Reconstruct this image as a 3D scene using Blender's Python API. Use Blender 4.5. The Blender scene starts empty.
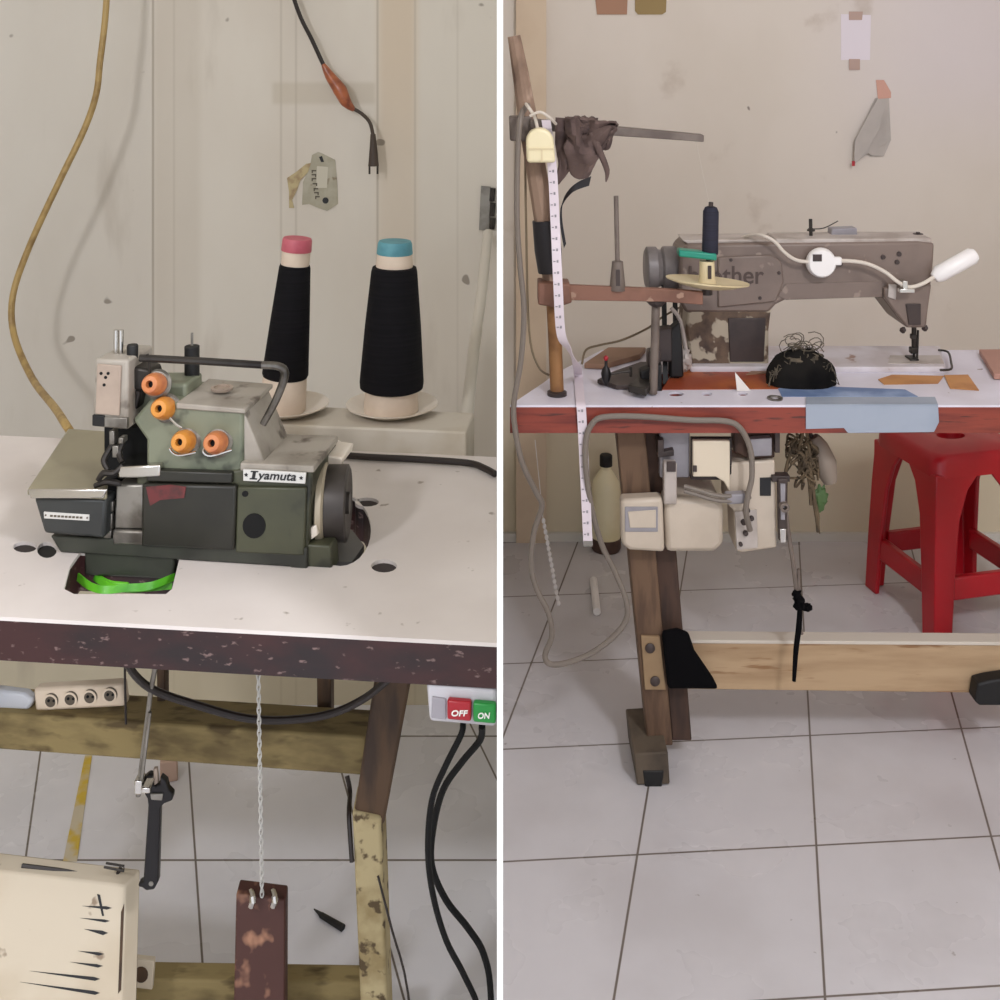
import bpy, bmesh, math, random
from mathutils import Vector, Matrix, noise
from mathutils.geometry import tessellate_polygon
random.seed(7)
V = Vector
SC = bpy.context.scene
COL = SC.collection
F, HY, H = 1150.0, 40.0, 1.33          # focal length in pixels, horizon row, eye height
CAM = V((0, 0, H))
WL, WR = 2.30, 3.06                    # distance of the rear wall in each bay
TL, TR = .75, .68                      # table heights

def P(px, py, Y): return V(((px-500)/F*Y, Y, H-(py-HY)/F*Y))
def G(px, py, z=0.0): return P(px, py, F*(H-z)/(py-HY))

class VP:
    """vertical plane through two points; .n points away from the viewer"""
    def __init__(s, p1, p2):
        s.p = V(p1); d = V(p2)-V(p1); d.z = 0; d.normalize(); s.d = d
        s.n = V((-d.y, d.x, 0))
        if s.n.y < 0: s.n = -s.n
    def at(s, px, py, off=0.0):
        r = V(((px-500)/F, 1, -(py-HY)/F))
        return CAM + r*((s.n.dot(s.p+s.n*off-CAM))/s.n.dot(r))
def FP(Y): return VP((0, Y, 0), (1, Y, 0))

def lin(c):
    return tuple((x/255/12.92 if x/255 <= .04045 else ((x/255+.055)/1.055)**2.4) for x in c[:3])+(1,)

# ------------------------------------------------------------------ materials
MATS = {}
def mat(name, c, rough=.6, metal=0., c2=None, scale=8., lo=.45, hi=.65, bump=0., stretch=None,
        c3=None, scale3=40., lo3=.62, hi3=.68, spec=.5, alpha=1., trans=0., coat=0.):
    m = bpy.data.materials.new(name); m.use_nodes = True; MATS[name] = m
    nt = m.node_tree; N = nt.nodes; L = nt.links
    b = N['Principled BSDF']
    b.inputs['Roughness'].default_value = rough; b.inputs['Metallic'].default_value = metal
    b.inputs['Specular IOR Level'].default_value = spec
    b.inputs['Base Color'].default_value = lin(c)
    if alpha < 1: b.inputs['Alpha'].default_value = alpha
    if trans: b.inputs['Transmission Weight'].default_value = trans
    if coat: b.inputs['Coat Weight'].default_value = coat
    if c2 or bump:
        tc = N.new('ShaderNodeTexCoord'); mp = N.new('ShaderNodeMapping'); L.new(tc.outputs['Object'], mp.inputs['Vector'])
        if stretch: mp.inputs['Scale'].default_value = stretch
        nz = N.new('ShaderNodeTexNoise'); nz.inputs['Scale'].default_value = scale; nz.inputs['Detail'].default_value = 6
        L.new(mp.outputs[0], nz.inputs['Vector'])
        if c2:
            mr = N.new('ShaderNodeMapRange'); mr.inputs[1].default_value = lo; mr.inputs[2].default_value = hi
            L.new(nz.outputs['Fac'], mr.inputs[0])
            mx = N.new('ShaderNodeMix'); mx.data_type = 'RGBA'
            mx.inputs['A'].default_value = lin(c); mx.inputs['B'].default_value = lin(c2)
            L.new(mr.outputs[0], mx.inputs['Factor']); out = mx.outputs['Result']
            if c3:
                n3 = N.new('ShaderNodeTexNoise'); n3.inputs['Scale'].default_value = scale3; n3.inputs['Detail'].default_value = 3
                L.new(mp.outputs[0], n3.inputs['Vector'])
                m3 = N.new('ShaderNodeMapRange'); m3.inputs[1].default_value = lo3; m3.inputs[2].default_value = hi3
                L.new(n3.outputs['Fac'], m3.inputs[0])
                x3 = N.new('ShaderNodeMix'); x3.data_type = 'RGBA'; x3.inputs['B'].default_value = lin(c3)
                L.new(out, x3.inputs['A']); L.new(m3.outputs[0], x3.inputs['Factor']); out = x3.outputs['Result']
            L.new(out, b.inputs['Base Color'])
        if bump:
            bp = N.new('ShaderNodeBump'); bp.inputs['Strength'].default_value = bump; bp.inputs['Distance'].default_value = .004
            L.new(nz.outputs['Fac'], bp.inputs['Height']); L.new(bp.outputs[0], b.inputs['Normal'])
    return m

class NT:
    """small helper for hand-wired shader graphs on world position"""
    def __init__(s, m):
        s.nt = m.node_tree; s.N = s.nt.nodes; s.L = s.nt.links; s.b = s.N['Principled BSDF']
        g = s.N.new('ShaderNodeNewGeometry'); sp = s.N.new('ShaderNodeSeparateXYZ'); s.pos = g.outputs['Position']
        s.L.new(s.pos, sp.inputs[0]); s.X, s.Y, s.Z = sp.outputs
    def m(s, op, a, b=None, c=None):
        n = s.N.new('ShaderNodeMath'); n.operation = op
        for i, v in enumerate((a, b, c)):
            if v is None: continue
            if isinstance(v, (int, float)): n.inputs[i].default_value = v
            else: s.L.new(v, n.inputs[i])
        return n.outputs[0]
    def mr(s, v, a, b, c=0., d=1., smooth=True):
        n = s.N.new('ShaderNodeMapRange')
        if smooth: n.interpolation_type = 'SMOOTHSTEP'
        for i, k in enumerate((a, b, c, d)): n.inputs[i+1].default_value = k
        s.L.new(v, n.inputs[0]); return n.outputs[0]
    def noise(s, scale, detail=4, stretch=None, vec=None):
        n = s.N.new('ShaderNodeTexNoise'); n.inputs['Scale'].default_value = scale; n.inputs['Detail'].default_value = detail
        v = vec or s.pos
        if stretch:
            mp = s.N.new('ShaderNodeMapping'); mp.inputs['Scale'].default_value = stretch; s.L.new(v, mp.inputs[0]); v = mp.outputs[0]
        s.L.new(v, n.inputs['Vector']); return n.outputs['Fac']
    def mix(s, a, b, fac):
        n = s.N.new('ShaderNodeMix'); n.data_type = 'RGBA'
        for k, v in (('A', a), ('B', b)):
            if isinstance(v, tuple): n.inputs[k].default_value = lin(v)
            else: s.L.new(v, n.inputs[k])
        if isinstance(fac, (int, float)): n.inputs['Factor'].default_value = fac
        else: s.L.new(fac, n.inputs['Factor'])
        return n.outputs['Result']
    def band(s, x0, x1, soft=.004, coord=None):
        c = coord or s.X
        return s.m('MULTIPLY', s.mr(c, x0-soft, x0+soft), s.mr(c, x1-soft, x1+soft, 1, 0))
    def color(s, c): s.L.new(c, s.b.inputs['Base Color'])

def tile_mat(name, sx, ox, wx, sy, oy, wy, c, c2):
    m = mat(name, c, rough=.3, spec=.5); t = NT(m)
    u = t.m('DIVIDE', t.m('ADD', t.m('SUBTRACT', t.X, t.m('MULTIPLY', t.m('SUBTRACT', t.Y, 2.), sx)), -ox), wx)
    v = t.m('DIVIDE', t.m('ADD', t.m('SUBTRACT', t.Y, t.m('MULTIPLY', t.X, sy)), -oy), wy)
    def line(q):
        fr = t.m('SUBTRACT', t.m('FRACT', t.m('ADD', q, 20.5)), .5)
        return t.mr(t.m('ABSOLUTE', fr), .004, .0085, 1, 0)
    g = t.m('MAXIMUM', line(u), line(v))
    base = t.mix(c, c2, t.mr(t.noise(3.2, 5), .42, .68))
    base = t.mix(base, (120, 108, 98), t.mr(t.noise(60, 2), .74, .8, 0, .55))
    t.color(t.mix(base, (112, 102, 94), g))
    t.L.new(t.mr(t.noise(5, 4), .3, .7, .22, .42), t.b.inputs['Roughness'])
    return m

# ------------------------------------------------------------------ mesh builder
class MB:
    def __init__(s): s.v = []; s.f = []
    def add(s, vs, fs):
        o = len(s.v); s.v += [V(p) for p in vs]; s.f += [tuple(i+o for i in f) for f in fs]; return s
    def loft(s, a, b):
        n = len(a)
        return s.add(list(a)+list(b), [tuple(range(n)), tuple(range(2*n-1, n-1, -1))]+[(i, i+n, (i+1) % n+n, (i+1) % n) for i in range(n)])
    def prism(s, vp, pts, depth, off=0.):
        a = [vp.at(x, y, off) for x, y in pts]
        return s.loft(a, [p+vp.n*depth for p in a])
    def rect(s, vp, x0, y0, x1, y1, depth, off=0.):
        return s.prism(vp, [(x0, y0), (x1, y0), (x1, y1), (x0, y1)], depth, off)
    def box(s, a, b):
        x0, y0, z0 = a; x1, y1, z1 = b
        return s.loft([(x0, y0, z0), (x1, y0, z0), (x1, y0, z1), (x0, y0, z1)], [(x0, y1, z0), (x1, y1, z0), (x1, y1, z1), (x0, y1, z1)])
    def obox(s, c, size, R=None):
        R = R or Matrix.Identity(3); c = V(c); hx, hy, hz = [q/2 for q in size]
        q = lambda x, y, z: c+R @ V((x*hx, y*hy, z*hz))
        return s.loft([q(-1, -1, -1), q(1, -1, -1), q(1, -1, 1), q(-1, -1, 1)], [q(-1, 1, -1), q(1, 1, -1), q(1, 1, 1), q(-1, 1, 1)])
    def slab(s, outer, holes, z0, z1):
        loops = [outer]+list(holes); flat = [p for l in loops for p in l]; n = len(flat)
        tris = tessellate_polygon([[V((p[0], p[1], 0)) for p in l] for l in loops])
        vs = [(p[0], p[1], z1) for p in flat]+[(p[0], p[1], z0) for p in flat]
        fs = [tuple(t) for t in tris]+[tuple(i+n for i in reversed(t)) for t in tris]
        o = 0
        for l in loops:
            k = len(l)
            fs += [(o+i, o+(i+1) % k, o+(i+1) % k+n, o+i+n) for i in range(k)]; o += k
        return s.add(vs, fs)
    def tube(s, pts, r, n=8, sub=0):
        pts = [V(p) for p in pts]; rs = list(r) if isinstance(r, (list, tuple)) else [r]*len(pts)
        if sub: pts, rs = spline(pts, rs, sub)
        prev = None; rings = []
        for i, p in enumerate(pts):
            t = (pts[min(i+1, len(pts)-1)]-pts[max(i-1, 0)])
            if t.length < 1e-9: t = V((0, 0, 1))
            t.normalize()
            if prev is None:
                u = t.orthogonal().normalized()
            else:
                u = prev-t*prev.dot(t)
                u = u.normalized() if u.length > 1e-6 else t.orthogonal().normalized()
            prev = u; w = t.cross(u)
            rings.append([p+(u*math.cos(2*math.pi*k/n)+w*math.sin(2*math.pi*k/n))*rs[i] for k in range(n)])
        vs = [q for ring in rings for q in ring]; m = len(rings); fs = []
        for i in range(m-1):
            for k in range(n):
                fs.append((i*n+k, i*n+(k+1) % n, (i+1)*n+(k+1) % n, (i+1)*n+k))
        fs.append(tuple(range(n-1, -1, -1))); fs.append(tuple((m-1)*n+k for k in range(n)))
        return s.add(vs, fs)
    def lathe(s, o, axis, prof, n=28, closed=False):
        o = V(o); a = V(axis).normalized(); u = a.orthogonal().normalized(); w = a.cross(u); vs = []; fs = []
        for r, h in prof:
            r = max(r, 1e-5)
            vs += [o+a*h+(u*math.cos(2*math.pi*k/n)+w*math.sin(2*math.pi*k/n))*r for k in range(n)]
        m = len(prof)
        for i in range(m-1 if not closed else m):
            j = (i+1) % m
            for k in range(n): fs.append((i*n+k, i*n+(k+1) % n, j*n+(k+1) % n, j*n+k))
        if not closed:
            fs.append(tuple(range(n-1, -1, -1))); fs.append(tuple((m-1)*n+k for k in range(n)))
        return s.add(vs, fs)
    def blob(s, c, r, amp=.15, freq=20., seg=20, rings=12, R=None, seed=0.):
        c = V(c); vs = []; fs = []; R = R or Matrix.Identity(3)
        for i in range(rings+1):
            th = math.pi*i/rings
            for k in range(seg):
                ph = 2*math.pi*k/seg
                d = V((math.sin(th)*math.cos(ph), math.sin(th)*math.sin(ph), math.cos(th)))
                q = 1+amp*noise.noise(d*freq*.1+V((seed, seed*2, 0)))*2
                vs.append(c+R @ V((d.x*r[0]*q, d.y*r[1]*q, d.z*r[2]*q)))
        for i in range(rings):
            for k in range(seg): fs.append((i*seg+k, i*seg+(k+1) % seg, (i+1)*seg+(k+1) % seg, (i+1)*seg+k))
        return s.add(vs, fs)
    def sheet(s, fn, nu, nv, th):
        """a cloth or paper: fn(u,v) -> point, given thickness th"""
        g = [[V(fn(i/nu, j/nv)) for j in range(nv+1)] for i in range(nu+1)]
        vs = []; 
        nrm = lambda i, j: ((g[min(i+1, nu)][j]-g[max(i-1, 0)][j]).cross(g[i][min(j+1, nv)]-g[i][max(j-1, 0)]))
        top = []; bot = []
        for i in range(nu+1):
            for j in range(nv+1):
                q = nrm(i, j); q = q.normalized() if q.length > 1e-12 else V((0, -1, 0))
                top.append(g[i][j]+q*th/2); bot.append(g[i][j]-q*th/2)
        k = len(top); w = nv+1; fs = []
        for i in range(nu):
            for j in range(nv):
                a = i*w+j; fs.append((a, a+w, a+w+1, a+1)); fs.append((a+k, a+1+k, a+w+1+k, a+w+k))
        edge = [i*w for i in range(nu+1)]+[nu*w+j for j in range(1, nv+1)]+[i*w+nv for i in range(nu-1, -1, -1)]+[j for j in range(nv-1, 0, -1)]
        for a, b in zip(edge, edge[1:]+edge[:1]): fs.append((a, b, b+k, a+k))
        return s.add(top+bot, fs)
    def build(s, name, m, parent=None, bevel=0., seg=2, smooth=35, label=None, cat=None, group=None, kind=None, sub=0):
        xs = [p.x for p in s.v]; ys = [p.y for p in s.v]; zs = [p.z for p in s.v]
        o = V(((min(xs)+max(xs))/2, (min(ys)+max(ys))/2, min(zs)))
        me = bpy.data.meshes.new(name); me.from_pydata([p-o for p in s.v], [], s.f)
        bm = bmesh.new(); bm.from_mesh(me); bmesh.ops.recalc_face_normals(bm, faces=bm.faces); bm.to_mesh(me); bm.free()
        me.materials.append(MATS[m] if isinstance(m, str) else m)
        if smooth:
            me.polygons.foreach_set('use_smooth', [True]*len(me.polygons)); me.set_sharp_from_angle(angle=math.radians(smooth))
        ob = bpy.data.objects.new(name, me); COL.objects.link(ob)
        if parent is not None: ob.parent = parent
        ob.location = o-(wloc(parent) if parent is not None else V((0, 0, 0)))
        if bevel:
            b = ob.modifiers.new('Bevel', 'BEVEL'); b.width = bevel; b.segments = seg; b.limit_method = 'ANGLE'; b.angle_limit = math.radians(40)
        if sub:
            q = ob.modifiers.new('Subdivision', 'SUBSURF'); q.levels = q.render_levels = sub
        tag(ob, label, cat, group, kind)
        return ob

def wloc(o):
    r = V((0, 0, 0))
    while o is not None: r += o.location; o = o.parent
    return r
def tag(o, label=None, cat=None, group=None, kind=None):
    for k, v in (('label', label), ('category', cat), ('group', group), ('kind', kind)):
        if v: o[k] = v
def thing(name, label, cat, loc, group=None):
    o = bpy.data.objects.new(name, None); COL.objects.link(o); o.empty_display_size = .05
    o.location = V(loc); tag(o, label, cat, group); return o
def spline(pts, rs, sub):
    out = []; ro = []; n = len(pts)
    for i in range(n-1):
        p0, p1, p2, p3 = pts[max(i-1, 0)], pts[i], pts[i+1], pts[min(i+2, n-1)]
        for k in range(sub):
            t = k/sub
            out.append(.5*((2*p1)+(p2-p0)*t+(2*p0-5*p1+4*p2-p3)*t*t+(3*p1-p0-3*p2+p3)*t**3)); ro.append(rs[i]*(1-t)+rs[i+1]*t)
    out.append(pts[-1]); ro.append(rs[-1]); return out, ro
def circ(cx, cy, rx, ry, n=24, a0=0., a1=2*math.pi):
    full = abs(a1-a0-2*math.pi) < 1e-6
    return [(cx+rx*math.cos(a0+(a1-a0)*k/(n if full else n-1)), cy+ry*math.sin(a0+(a1-a0)*k/(n if full else n-1))) for k in range(n)]
def gp(pts, z): return [tuple(G(x, y, z)[:2]) for x, y in pts]
def PT(*pts): return [P(*p) for p in pts]

def txt(s, vp, x0, y0, x1, y1, off, name, m, parent, th=.0008, shear=0., bold=0.):
    """raised lettering filling a pixel box on a vertical plane"""
    cu = bpy.data.curves.new(name, 'FONT'); cu.body = s; cu.shear = shear; cu.extrude = .02; cu.offset = bold
    t = bpy.data.objects.new('tmp', cu); COL.objects.link(t)
    me = bpy.data.meshes.new_from_object(t.evaluated_get(bpy.context.evaluated_depsgraph_get()))
    bpy.data.objects.remove(t); bpy.data.curves.remove(cu)
    xs = [v.co.x for v in me.vertices]; ys = [v.co.y for v in me.vertices]
    ax, bx, ay, by = min(xs), max(xs), min(ys), max(ys)
    b = MB(); a = vp.at(x0, (y0+y1)/2, off); c = vp.at(x1, (y0+y1)/2, off)
    hgt = (vp.at(x0, y0, off)-vp.at(x0, y1, off)).length
    vs = []
    for v in me.vertices:
        q = (v.co.x-ax)/(bx-ax)
        vs.append(a.lerp(c, q)+V((0, 0, 1))*hgt*((v.co.y-ay)/(by-ay)-.5)+vp.n*(-th if v.co.z > 0 else 0))
    b.add(vs, [tuple(p.vertices) for p in me.polygons]); bpy.data.meshes.remove(me)
    return b.build(name, m, parent, smooth=0)
# ------------------------------------------------------------------ camera, light
cam = bpy.data.cameras.new('camera'); co = bpy.data.objects.new('camera', cam); COL.objects.link(co)
co.location = CAM; co.rotation_euler = (math.pi/2, 0, 0); cam.sensor_width = 36; cam.lens = 36*F/1000
cam.shift_y = -(500-HY)/1000; cam.clip_start = .02; SC.camera = co
vs_ = SC.view_settings; vs_.view_transform = 'Standard'; vs_.look = 'None'; vs_.gamma = 1; vs_.use_curve_mapping = False; vs_.exposure = .12
w = bpy.data.worlds.new('world'); SC.world = w; w.use_nodes = True
w.node_tree.nodes['Background'].inputs[0].default_value = (.985, 1.02, 1.11, 1); w.node_tree.nodes['Background'].inputs[1].default_value = 1.12
def area(name, loc, target, size, power, col):
    l = bpy.data.lights.new(name, 'AREA'); l.shape = 'RECTANGLE'; l.size, l.size_y = size; l.energy = power; l.color = col
    o = bpy.data.objects.new(name, l); COL.objects.link(o); o.location = loc
    o.rotation_euler = (V(target)-V(loc)).to_track_quat('-Z', 'Y').to_euler(); return o
area('left_bay_lamp', (-1.25, -.4, 2.15), (-.45, 1.9, .5), (.22, .22), 15.5, (1, 1.0, 1.05))
area('right_bay_lamp', (1.0, -.2, 2.5), (.7, 2.5, .4), (.3, .3), 26, (1, 1.0, 1.07))

# ------------------------------------------------------------------ materials
m = mat('paint_left', (214, 205, 188), rough=.75); t = NT(m)
c = t.mix((214, 207, 194), (205, 196, 182), t.mr(t.noise(2.2, 5, (1, 1, .45)), .4, .62))
c = t.mix(c, (206, 204, 196), t.m('MULTIPLY', t.band(-1.3, -.69, .004), .22))
c = t.mix(c, (203, 183, 156), t.m('MULTIPLY', t.band(-.243, -.168, .014), t.mr(t.Z, .9, 1.35, .3, .65)))
c = t.mix(c, (190, 180, 164), t.m('MULTIPLY', t.band(-.69, -.60, .01), .35))
for x0, a in ((-.694, .7), (-.652, .2), (-.438, .3), (-.408, .3), (-.245, .5), (-.17, .3), (-.085, .15)):
    c = t.mix(c, (150, 138, 120), t.m('MULTIPLY', t.band(x0-.002, x0+.002, .002), a))
c = t.mix(c, (180, 168, 146), t.m('MULTIPLY', t.m('MULTIPLY', t.band(-.455, -.25, .006), t.band(1.202, 1.245, .006, t.Z)), .4))
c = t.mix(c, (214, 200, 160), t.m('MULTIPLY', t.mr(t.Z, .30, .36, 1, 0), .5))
c = t.mix(c, (168, 156, 140), t.mr(t.noise(9, 6, (1, 1, .25)), .62, .75, 0, .35))
c = t.mix(c, (110, 98, 84), t.mr(t.noise(21, 1), .77, .80, 0, .7))
t.color(c)
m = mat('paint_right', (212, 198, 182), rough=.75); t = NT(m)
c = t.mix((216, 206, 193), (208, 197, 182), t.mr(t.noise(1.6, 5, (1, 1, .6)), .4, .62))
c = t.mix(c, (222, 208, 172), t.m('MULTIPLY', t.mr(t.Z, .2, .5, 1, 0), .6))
c = t.mix(c, (216, 206, 208), t.m('MULTIPLY', t.mr(t.X, .7, 1.2), t.m('MULTIPLY', t.mr(t.Z, .9, 1.3), .6)))
c = t.mix(c, (170, 152, 134), t.mr(t.noise(7, 6), .64, .76, 0, .4))
c = t.mix(c, (104, 90, 78), t.mr(t.noise(17, 1), .78, .80, 0, .8))
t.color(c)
tile_mat('tiles_left', -.313, -.812, .276, 0., 1.865, .332, (234, 233, 238), (224, 223, 228))
tile_mat('tiles_right', .235, -.04, .293, .073, 1.861, .295, (206, 203, 205), (196, 192, 193))
mat('white_board', (252, 252, 247), rough=.5)
mat('ceiling_paint', (226, 220, 208), rough=.9)
mat('pilaster_paint', (208, 188, 162), rough=.75, c2=(198, 176, 150), scale=5)
mat('skirting', (212, 208, 198), rough=.45)

mat('laminate_left', (226, 218, 212), rough=.42, c2=(212, 203, 196), scale=4, lo=.4, hi=.68, c3=(160, 148, 136), scale3=44, lo3=.69, hi3=.76)
mat('apron_wood', (58, 28, 27), rough=.55, c2=(32, 21, 22), scale=9, stretch=(1, 1, 2), c3=(118, 96, 92), scale3=80, lo3=.63, hi3=.70, bump=.3)
mat('grommet', (52, 44, 42), rough=.7)
mat('black_flex', (12, 11, 11), rough=.7, spec=.25)
mat('black_rubber', (16, 15, 15), rough=.6)
mat('dark_wood', (84, 62, 42), rough=.7, c2=(58, 42, 30), scale=14, stretch=(4, 4, .8), bump=.4)
mat('mossy_wood', (146, 128, 84), rough=.8, c2=(108, 92, 58), scale=16, stretch=(.7, 2, 2), c3=(92, 76, 46), scale3=22, lo3=.54, hi3=.66, bump=.5)
mat('pale_wood', (180, 164, 124), rough=.8, c2=(148, 130, 90), scale=24, c3=(84, 68, 44), scale3=46, lo3=.57, hi3=.63, bump=.5)
mat('green_enamel', (124, 127, 106), rough=.42, c2=(102, 108, 90), scale=14, c3=(44, 44, 38), scale3=26, lo3=.60, hi3=.70)
mat('dark_green', (72, 73, 54), rough=.42, c2=(56, 57, 43), scale=10, c3=(26, 26, 22), scale3=20, lo3=.56, hi3=.7)
mat('black_green', (40, 39, 31), rough=.4, c2=(29, 28, 23), scale=14)
mat('grey_base', (58, 60, 51), rough=.45, c2=(40, 41, 35), scale=12)
mat('dusty_grey', (166, 158, 146), rough=.5, c2=(138, 130, 118), scale=16, c3=(92, 82, 72), scale3=34, lo3=.62, hi3=.72)
mat('olive_cover', (150, 142, 116), rough=.3, c2=(134, 126, 102), scale=8, c3=(90, 78, 60), scale3=26, lo3=.68, hi3=.76)
mat('cover_front', (58, 60, 58), rough=.4, c2=(46, 48, 47), scale=8)
mat('chrome', (205, 202, 196), rough=.22, metal=1.)
mat('dull_metal', (150, 146, 138), rough=.4, metal=.8, c2=(104, 98, 90), scale=24)
mat('dark_metal', (62, 58, 54), rough=.42, metal=.6, c2=(40, 36, 34), scale=22)
mat('beige_plate', (172, 154, 138), rough=.45, c2=(150, 134, 120), scale=18, c3=(84, 72, 64), scale3=50, lo3=.66, hi3=.72)
mat('black_hole', (8, 8, 8), rough=.9)
mat('orange_plastic', (206, 138, 56), rough=.35, c2=(182, 108, 44), scale=40)
mat('orange_worn', (196, 122, 72), rough=.35, c2=(166, 92, 60), scale=40)
mat('red_paint', (104, 44, 44), rough=.5, c2=(58, 38, 36), scale=60)
mat('steel_dark', (120, 116, 110), rough=.28, metal=.9, c2=(60, 56, 52), scale=40)
mat('plate_white', (216, 214, 208), rough=.35, metal=.2)
mat('ink', (30, 30, 32), rough=.6)
mat('pulley', (66, 60, 56), rough=.45, metal=.3, c2=(50, 44, 41), scale=20)
mat('pulley_rim', (176, 164, 142), rough=.4, metal=.4)
mat('cone_paper', (222, 204, 184), rough=.7, c2=(208, 188, 168), scale=12)
mat('black_thread', (13, 12, 15), rough=.85, spec=.2, c2=(20, 18, 22), scale=120, stretch=(.05, .05, 3), bump=.3)
mat('pink_cap', (196, 100, 112), rough=.55, c2=(180, 82, 96), scale=30)
mat('teal_cap', (92, 152, 162), rough=.55, c2=(74, 130, 142), scale=30)
mat('saucer_plastic', (232, 222, 208), rough=.4, c2=(220, 206, 188), scale=10)
mat('motor_grey_l', (112, 110, 106), rough=.6)
mat('rail_paint', (206, 197, 182), rough=.6, c2=(190, 178, 158), scale=12)
mat('yellow_cable', (176, 148, 92), rough=.5, c2=(140, 112, 66), scale=30)
mat('black_cable', (38, 29, 25), rough=.45)
mat('brown_tape', (168, 92, 52), rough=.35, c2=(116, 54, 34), scale=40, coat=.3)
mat('plug_brown', (66, 54, 44), rough=.6)
mat('scrap_paper', (164, 158, 138), rough=.8, c2=(178, 172, 154), scale=30, c3=(120, 104, 80), scale3=40, lo3=.62, hi3=.7)
mat('paper_yellowed', (184, 168, 128), rough=.8, c2=(150, 126, 96), scale=60)
mat('paper_pale', (196, 190, 172), rough=.8)
mat('clear_plastic', (206, 199, 186), rough=.3)
mat('lime_plastic', (104, 196, 44), rough=.4, c2=(70, 160, 30), scale=20)
mat('lime_pale', (164, 214, 110), rough=.4)
mat('cream_plastic', (226, 208, 184), rough=.4, c2=(212, 192, 166), scale=14)
mat('socket_dark', (92, 82, 68), rough=.5)
mat('grey_white', (206, 208, 212), rough=.4)
mat('switch_grey', (200, 198, 202), rough=.4, c2=(184, 180, 184), scale=10)
mat('panel_grey', (158, 154, 160), rough=.5)
mat('button_red', (166, 20, 34), rough=.35)
mat('button_green', (22, 136, 52), rough=.35)
mat('white_ink', (240, 238, 232), rough=.5)
mat('tool_black', (34, 32, 33), rough=.4, metal=.4)
mat('treadle_brown', (78, 44, 36), rough=.6, c2=(58, 32, 28), scale=8, c3=(176, 128, 100), scale3=26, lo3=.54, hi3=.64)
mat('treadle_white', (210, 197, 174), rough=.6, c2=(196, 180, 154), scale=6, c3=(150, 130, 108), scale3=40, lo3=.68, hi3=.74)
mat('yellow_tape', (212, 180, 60), rough=.5, c2=(208, 196, 170), scale=18, lo=.42, hi=.56)
mat('pink_wood', (196, 166, 148), rough=.7)

# ------------------------------------------------------------------ the setting
CEIL = 2.62
b = MB(); b.add([(-1.3, -.6, 0), (0, -.6, 0), (0, WL+.03, 0), (-1.3, WL+.03, 0)], [(0, 1, 2, 3)])
b.add([(0, -.6, 0), (1.65, -.6, 0), (1.65, WR+.03, 0), (0, WR+.03, 0)], [(0, 1, 2, 3)])
fl = b.build('floor', 'tiles_left', smooth=0, kind='structure'); fl.data.materials.append(MATS['tiles_right']); fl.data.polygons[1].material_index = 1
MB().box((-1.3, -.6, CEIL), (1.65, WR+.03, CEIL+.05)).build('ceiling', 'ceiling_paint', kind='structure', smooth=0)
MB().box((-1.3, WL, 0), (-.003, WL+.06, CEIL)).build('wall_back', 'paint_left', kind='structure', smooth=0)
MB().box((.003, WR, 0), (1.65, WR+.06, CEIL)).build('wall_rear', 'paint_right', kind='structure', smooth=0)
MB().box((-1.36, -.2, 0), (-1.3, WL+.06, CEIL)).build('wall_left', 'paint_left', kind='structure', smooth=0)
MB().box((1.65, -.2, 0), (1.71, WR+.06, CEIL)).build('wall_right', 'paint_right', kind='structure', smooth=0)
MB().box((-.0025, .96, 0), (.0025, WR, CEIL)).build('wall_middle', 'white_board', kind='structure', smooth=0)
MB().box((P(516, 0, WR).x, WR-.02, 0), (P(546, 0, WR).x, WR, CEIL)).build('trim_1', 'pilaster_paint', kind='structure', smooth=0)
MB().box((.004, WR-.012, 0), (1.65, WR, .022)).build('baseboard_back', 'skirting', kind='structure', smooth=0)

# ================================================================== LEFT BAY
tab = thing('sewing_table', 'white topped sewing table with scratched dark brown edge under the green overlocker', 'table', G(250, 560, 0)-V((0, .55, 0)))
outer = gp([(-80, 612.4), (497, 643), (496.5, 457), (-80, 432)], TL)
holes = [gp([(64, 589), (70, 566), (80, 552), (180, 556), (172, 589), (166, 594), (74, 594)], TL),
         gp(circ(340, 530, 31, 36, 28), TL), gp(circ(367, 502, 12, 4.5, 16), TL), gp(circ(384, 566, 13, 6.5, 16), TL),
         gp(circ(25, 547, 12, 5.5, 16), TL), gp(circ(47, 550, 10, 8, 16), TL)]
MB().slab(outer, holes, TL-.004, TL).build('tabletop', 'laminate_left', tab, smooth=0)
core = MB().slab([(x, y) for x, y in outer], holes, TL-.044, TL-.004).build('edge_board', 'apron_wood', tab, smooth=0)
core['label'] = 'dark brown scratched edge of the tabletop'
for hx, hy, rx, ry in ((367, 502, 12, 4.5), (384, 566, 13, 6.5), (25, 547, 12, 5.5), (47, 550, 10, 8)):
    MB().slab(gp(circ(hx, hy, rx*.99, ry*.99, 16), TL), [], TL-.03, TL-.004).build('grommet', 'grommet' if hx != 47 else 'black_rubber', tab)
TB = VP(G(-80, 432, TL), G(496.5, 457, TL))            # back edge of the tabletop
TF = VP(G(-80, 612.4, TL), G(497, 643, TL))            # front edge
p0 = TB.p
def rail(x0, x1, z0, z1, d):
    a = [TB.at(x0, 440), TB.at(x1, 440)]
    q = [V((a[0].x, a[0].y, z0)), V((a[1].x, a[1].y, z0)), V((a[1].x, a[1].y, z1)), V((a[0].x, a[0].y, z1))]
    return MB().loft(q, [p+TB.n*d for p in q])
rb = rail(236, 466, TL-.07, TL+.033, .085).build('back_rail', 'rail_paint', tab, bevel=.003); rb['label'] = 'cream ledge along the back of the table'
MB().prism(VP(G(-80, 708, .45), G(380, 738.5, .45)), [(-80, 708), (366, 737), (366, 776), (-80, 744)], .06).build('crossbar', 'mossy_wood', tab, bevel=.003)
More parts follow.
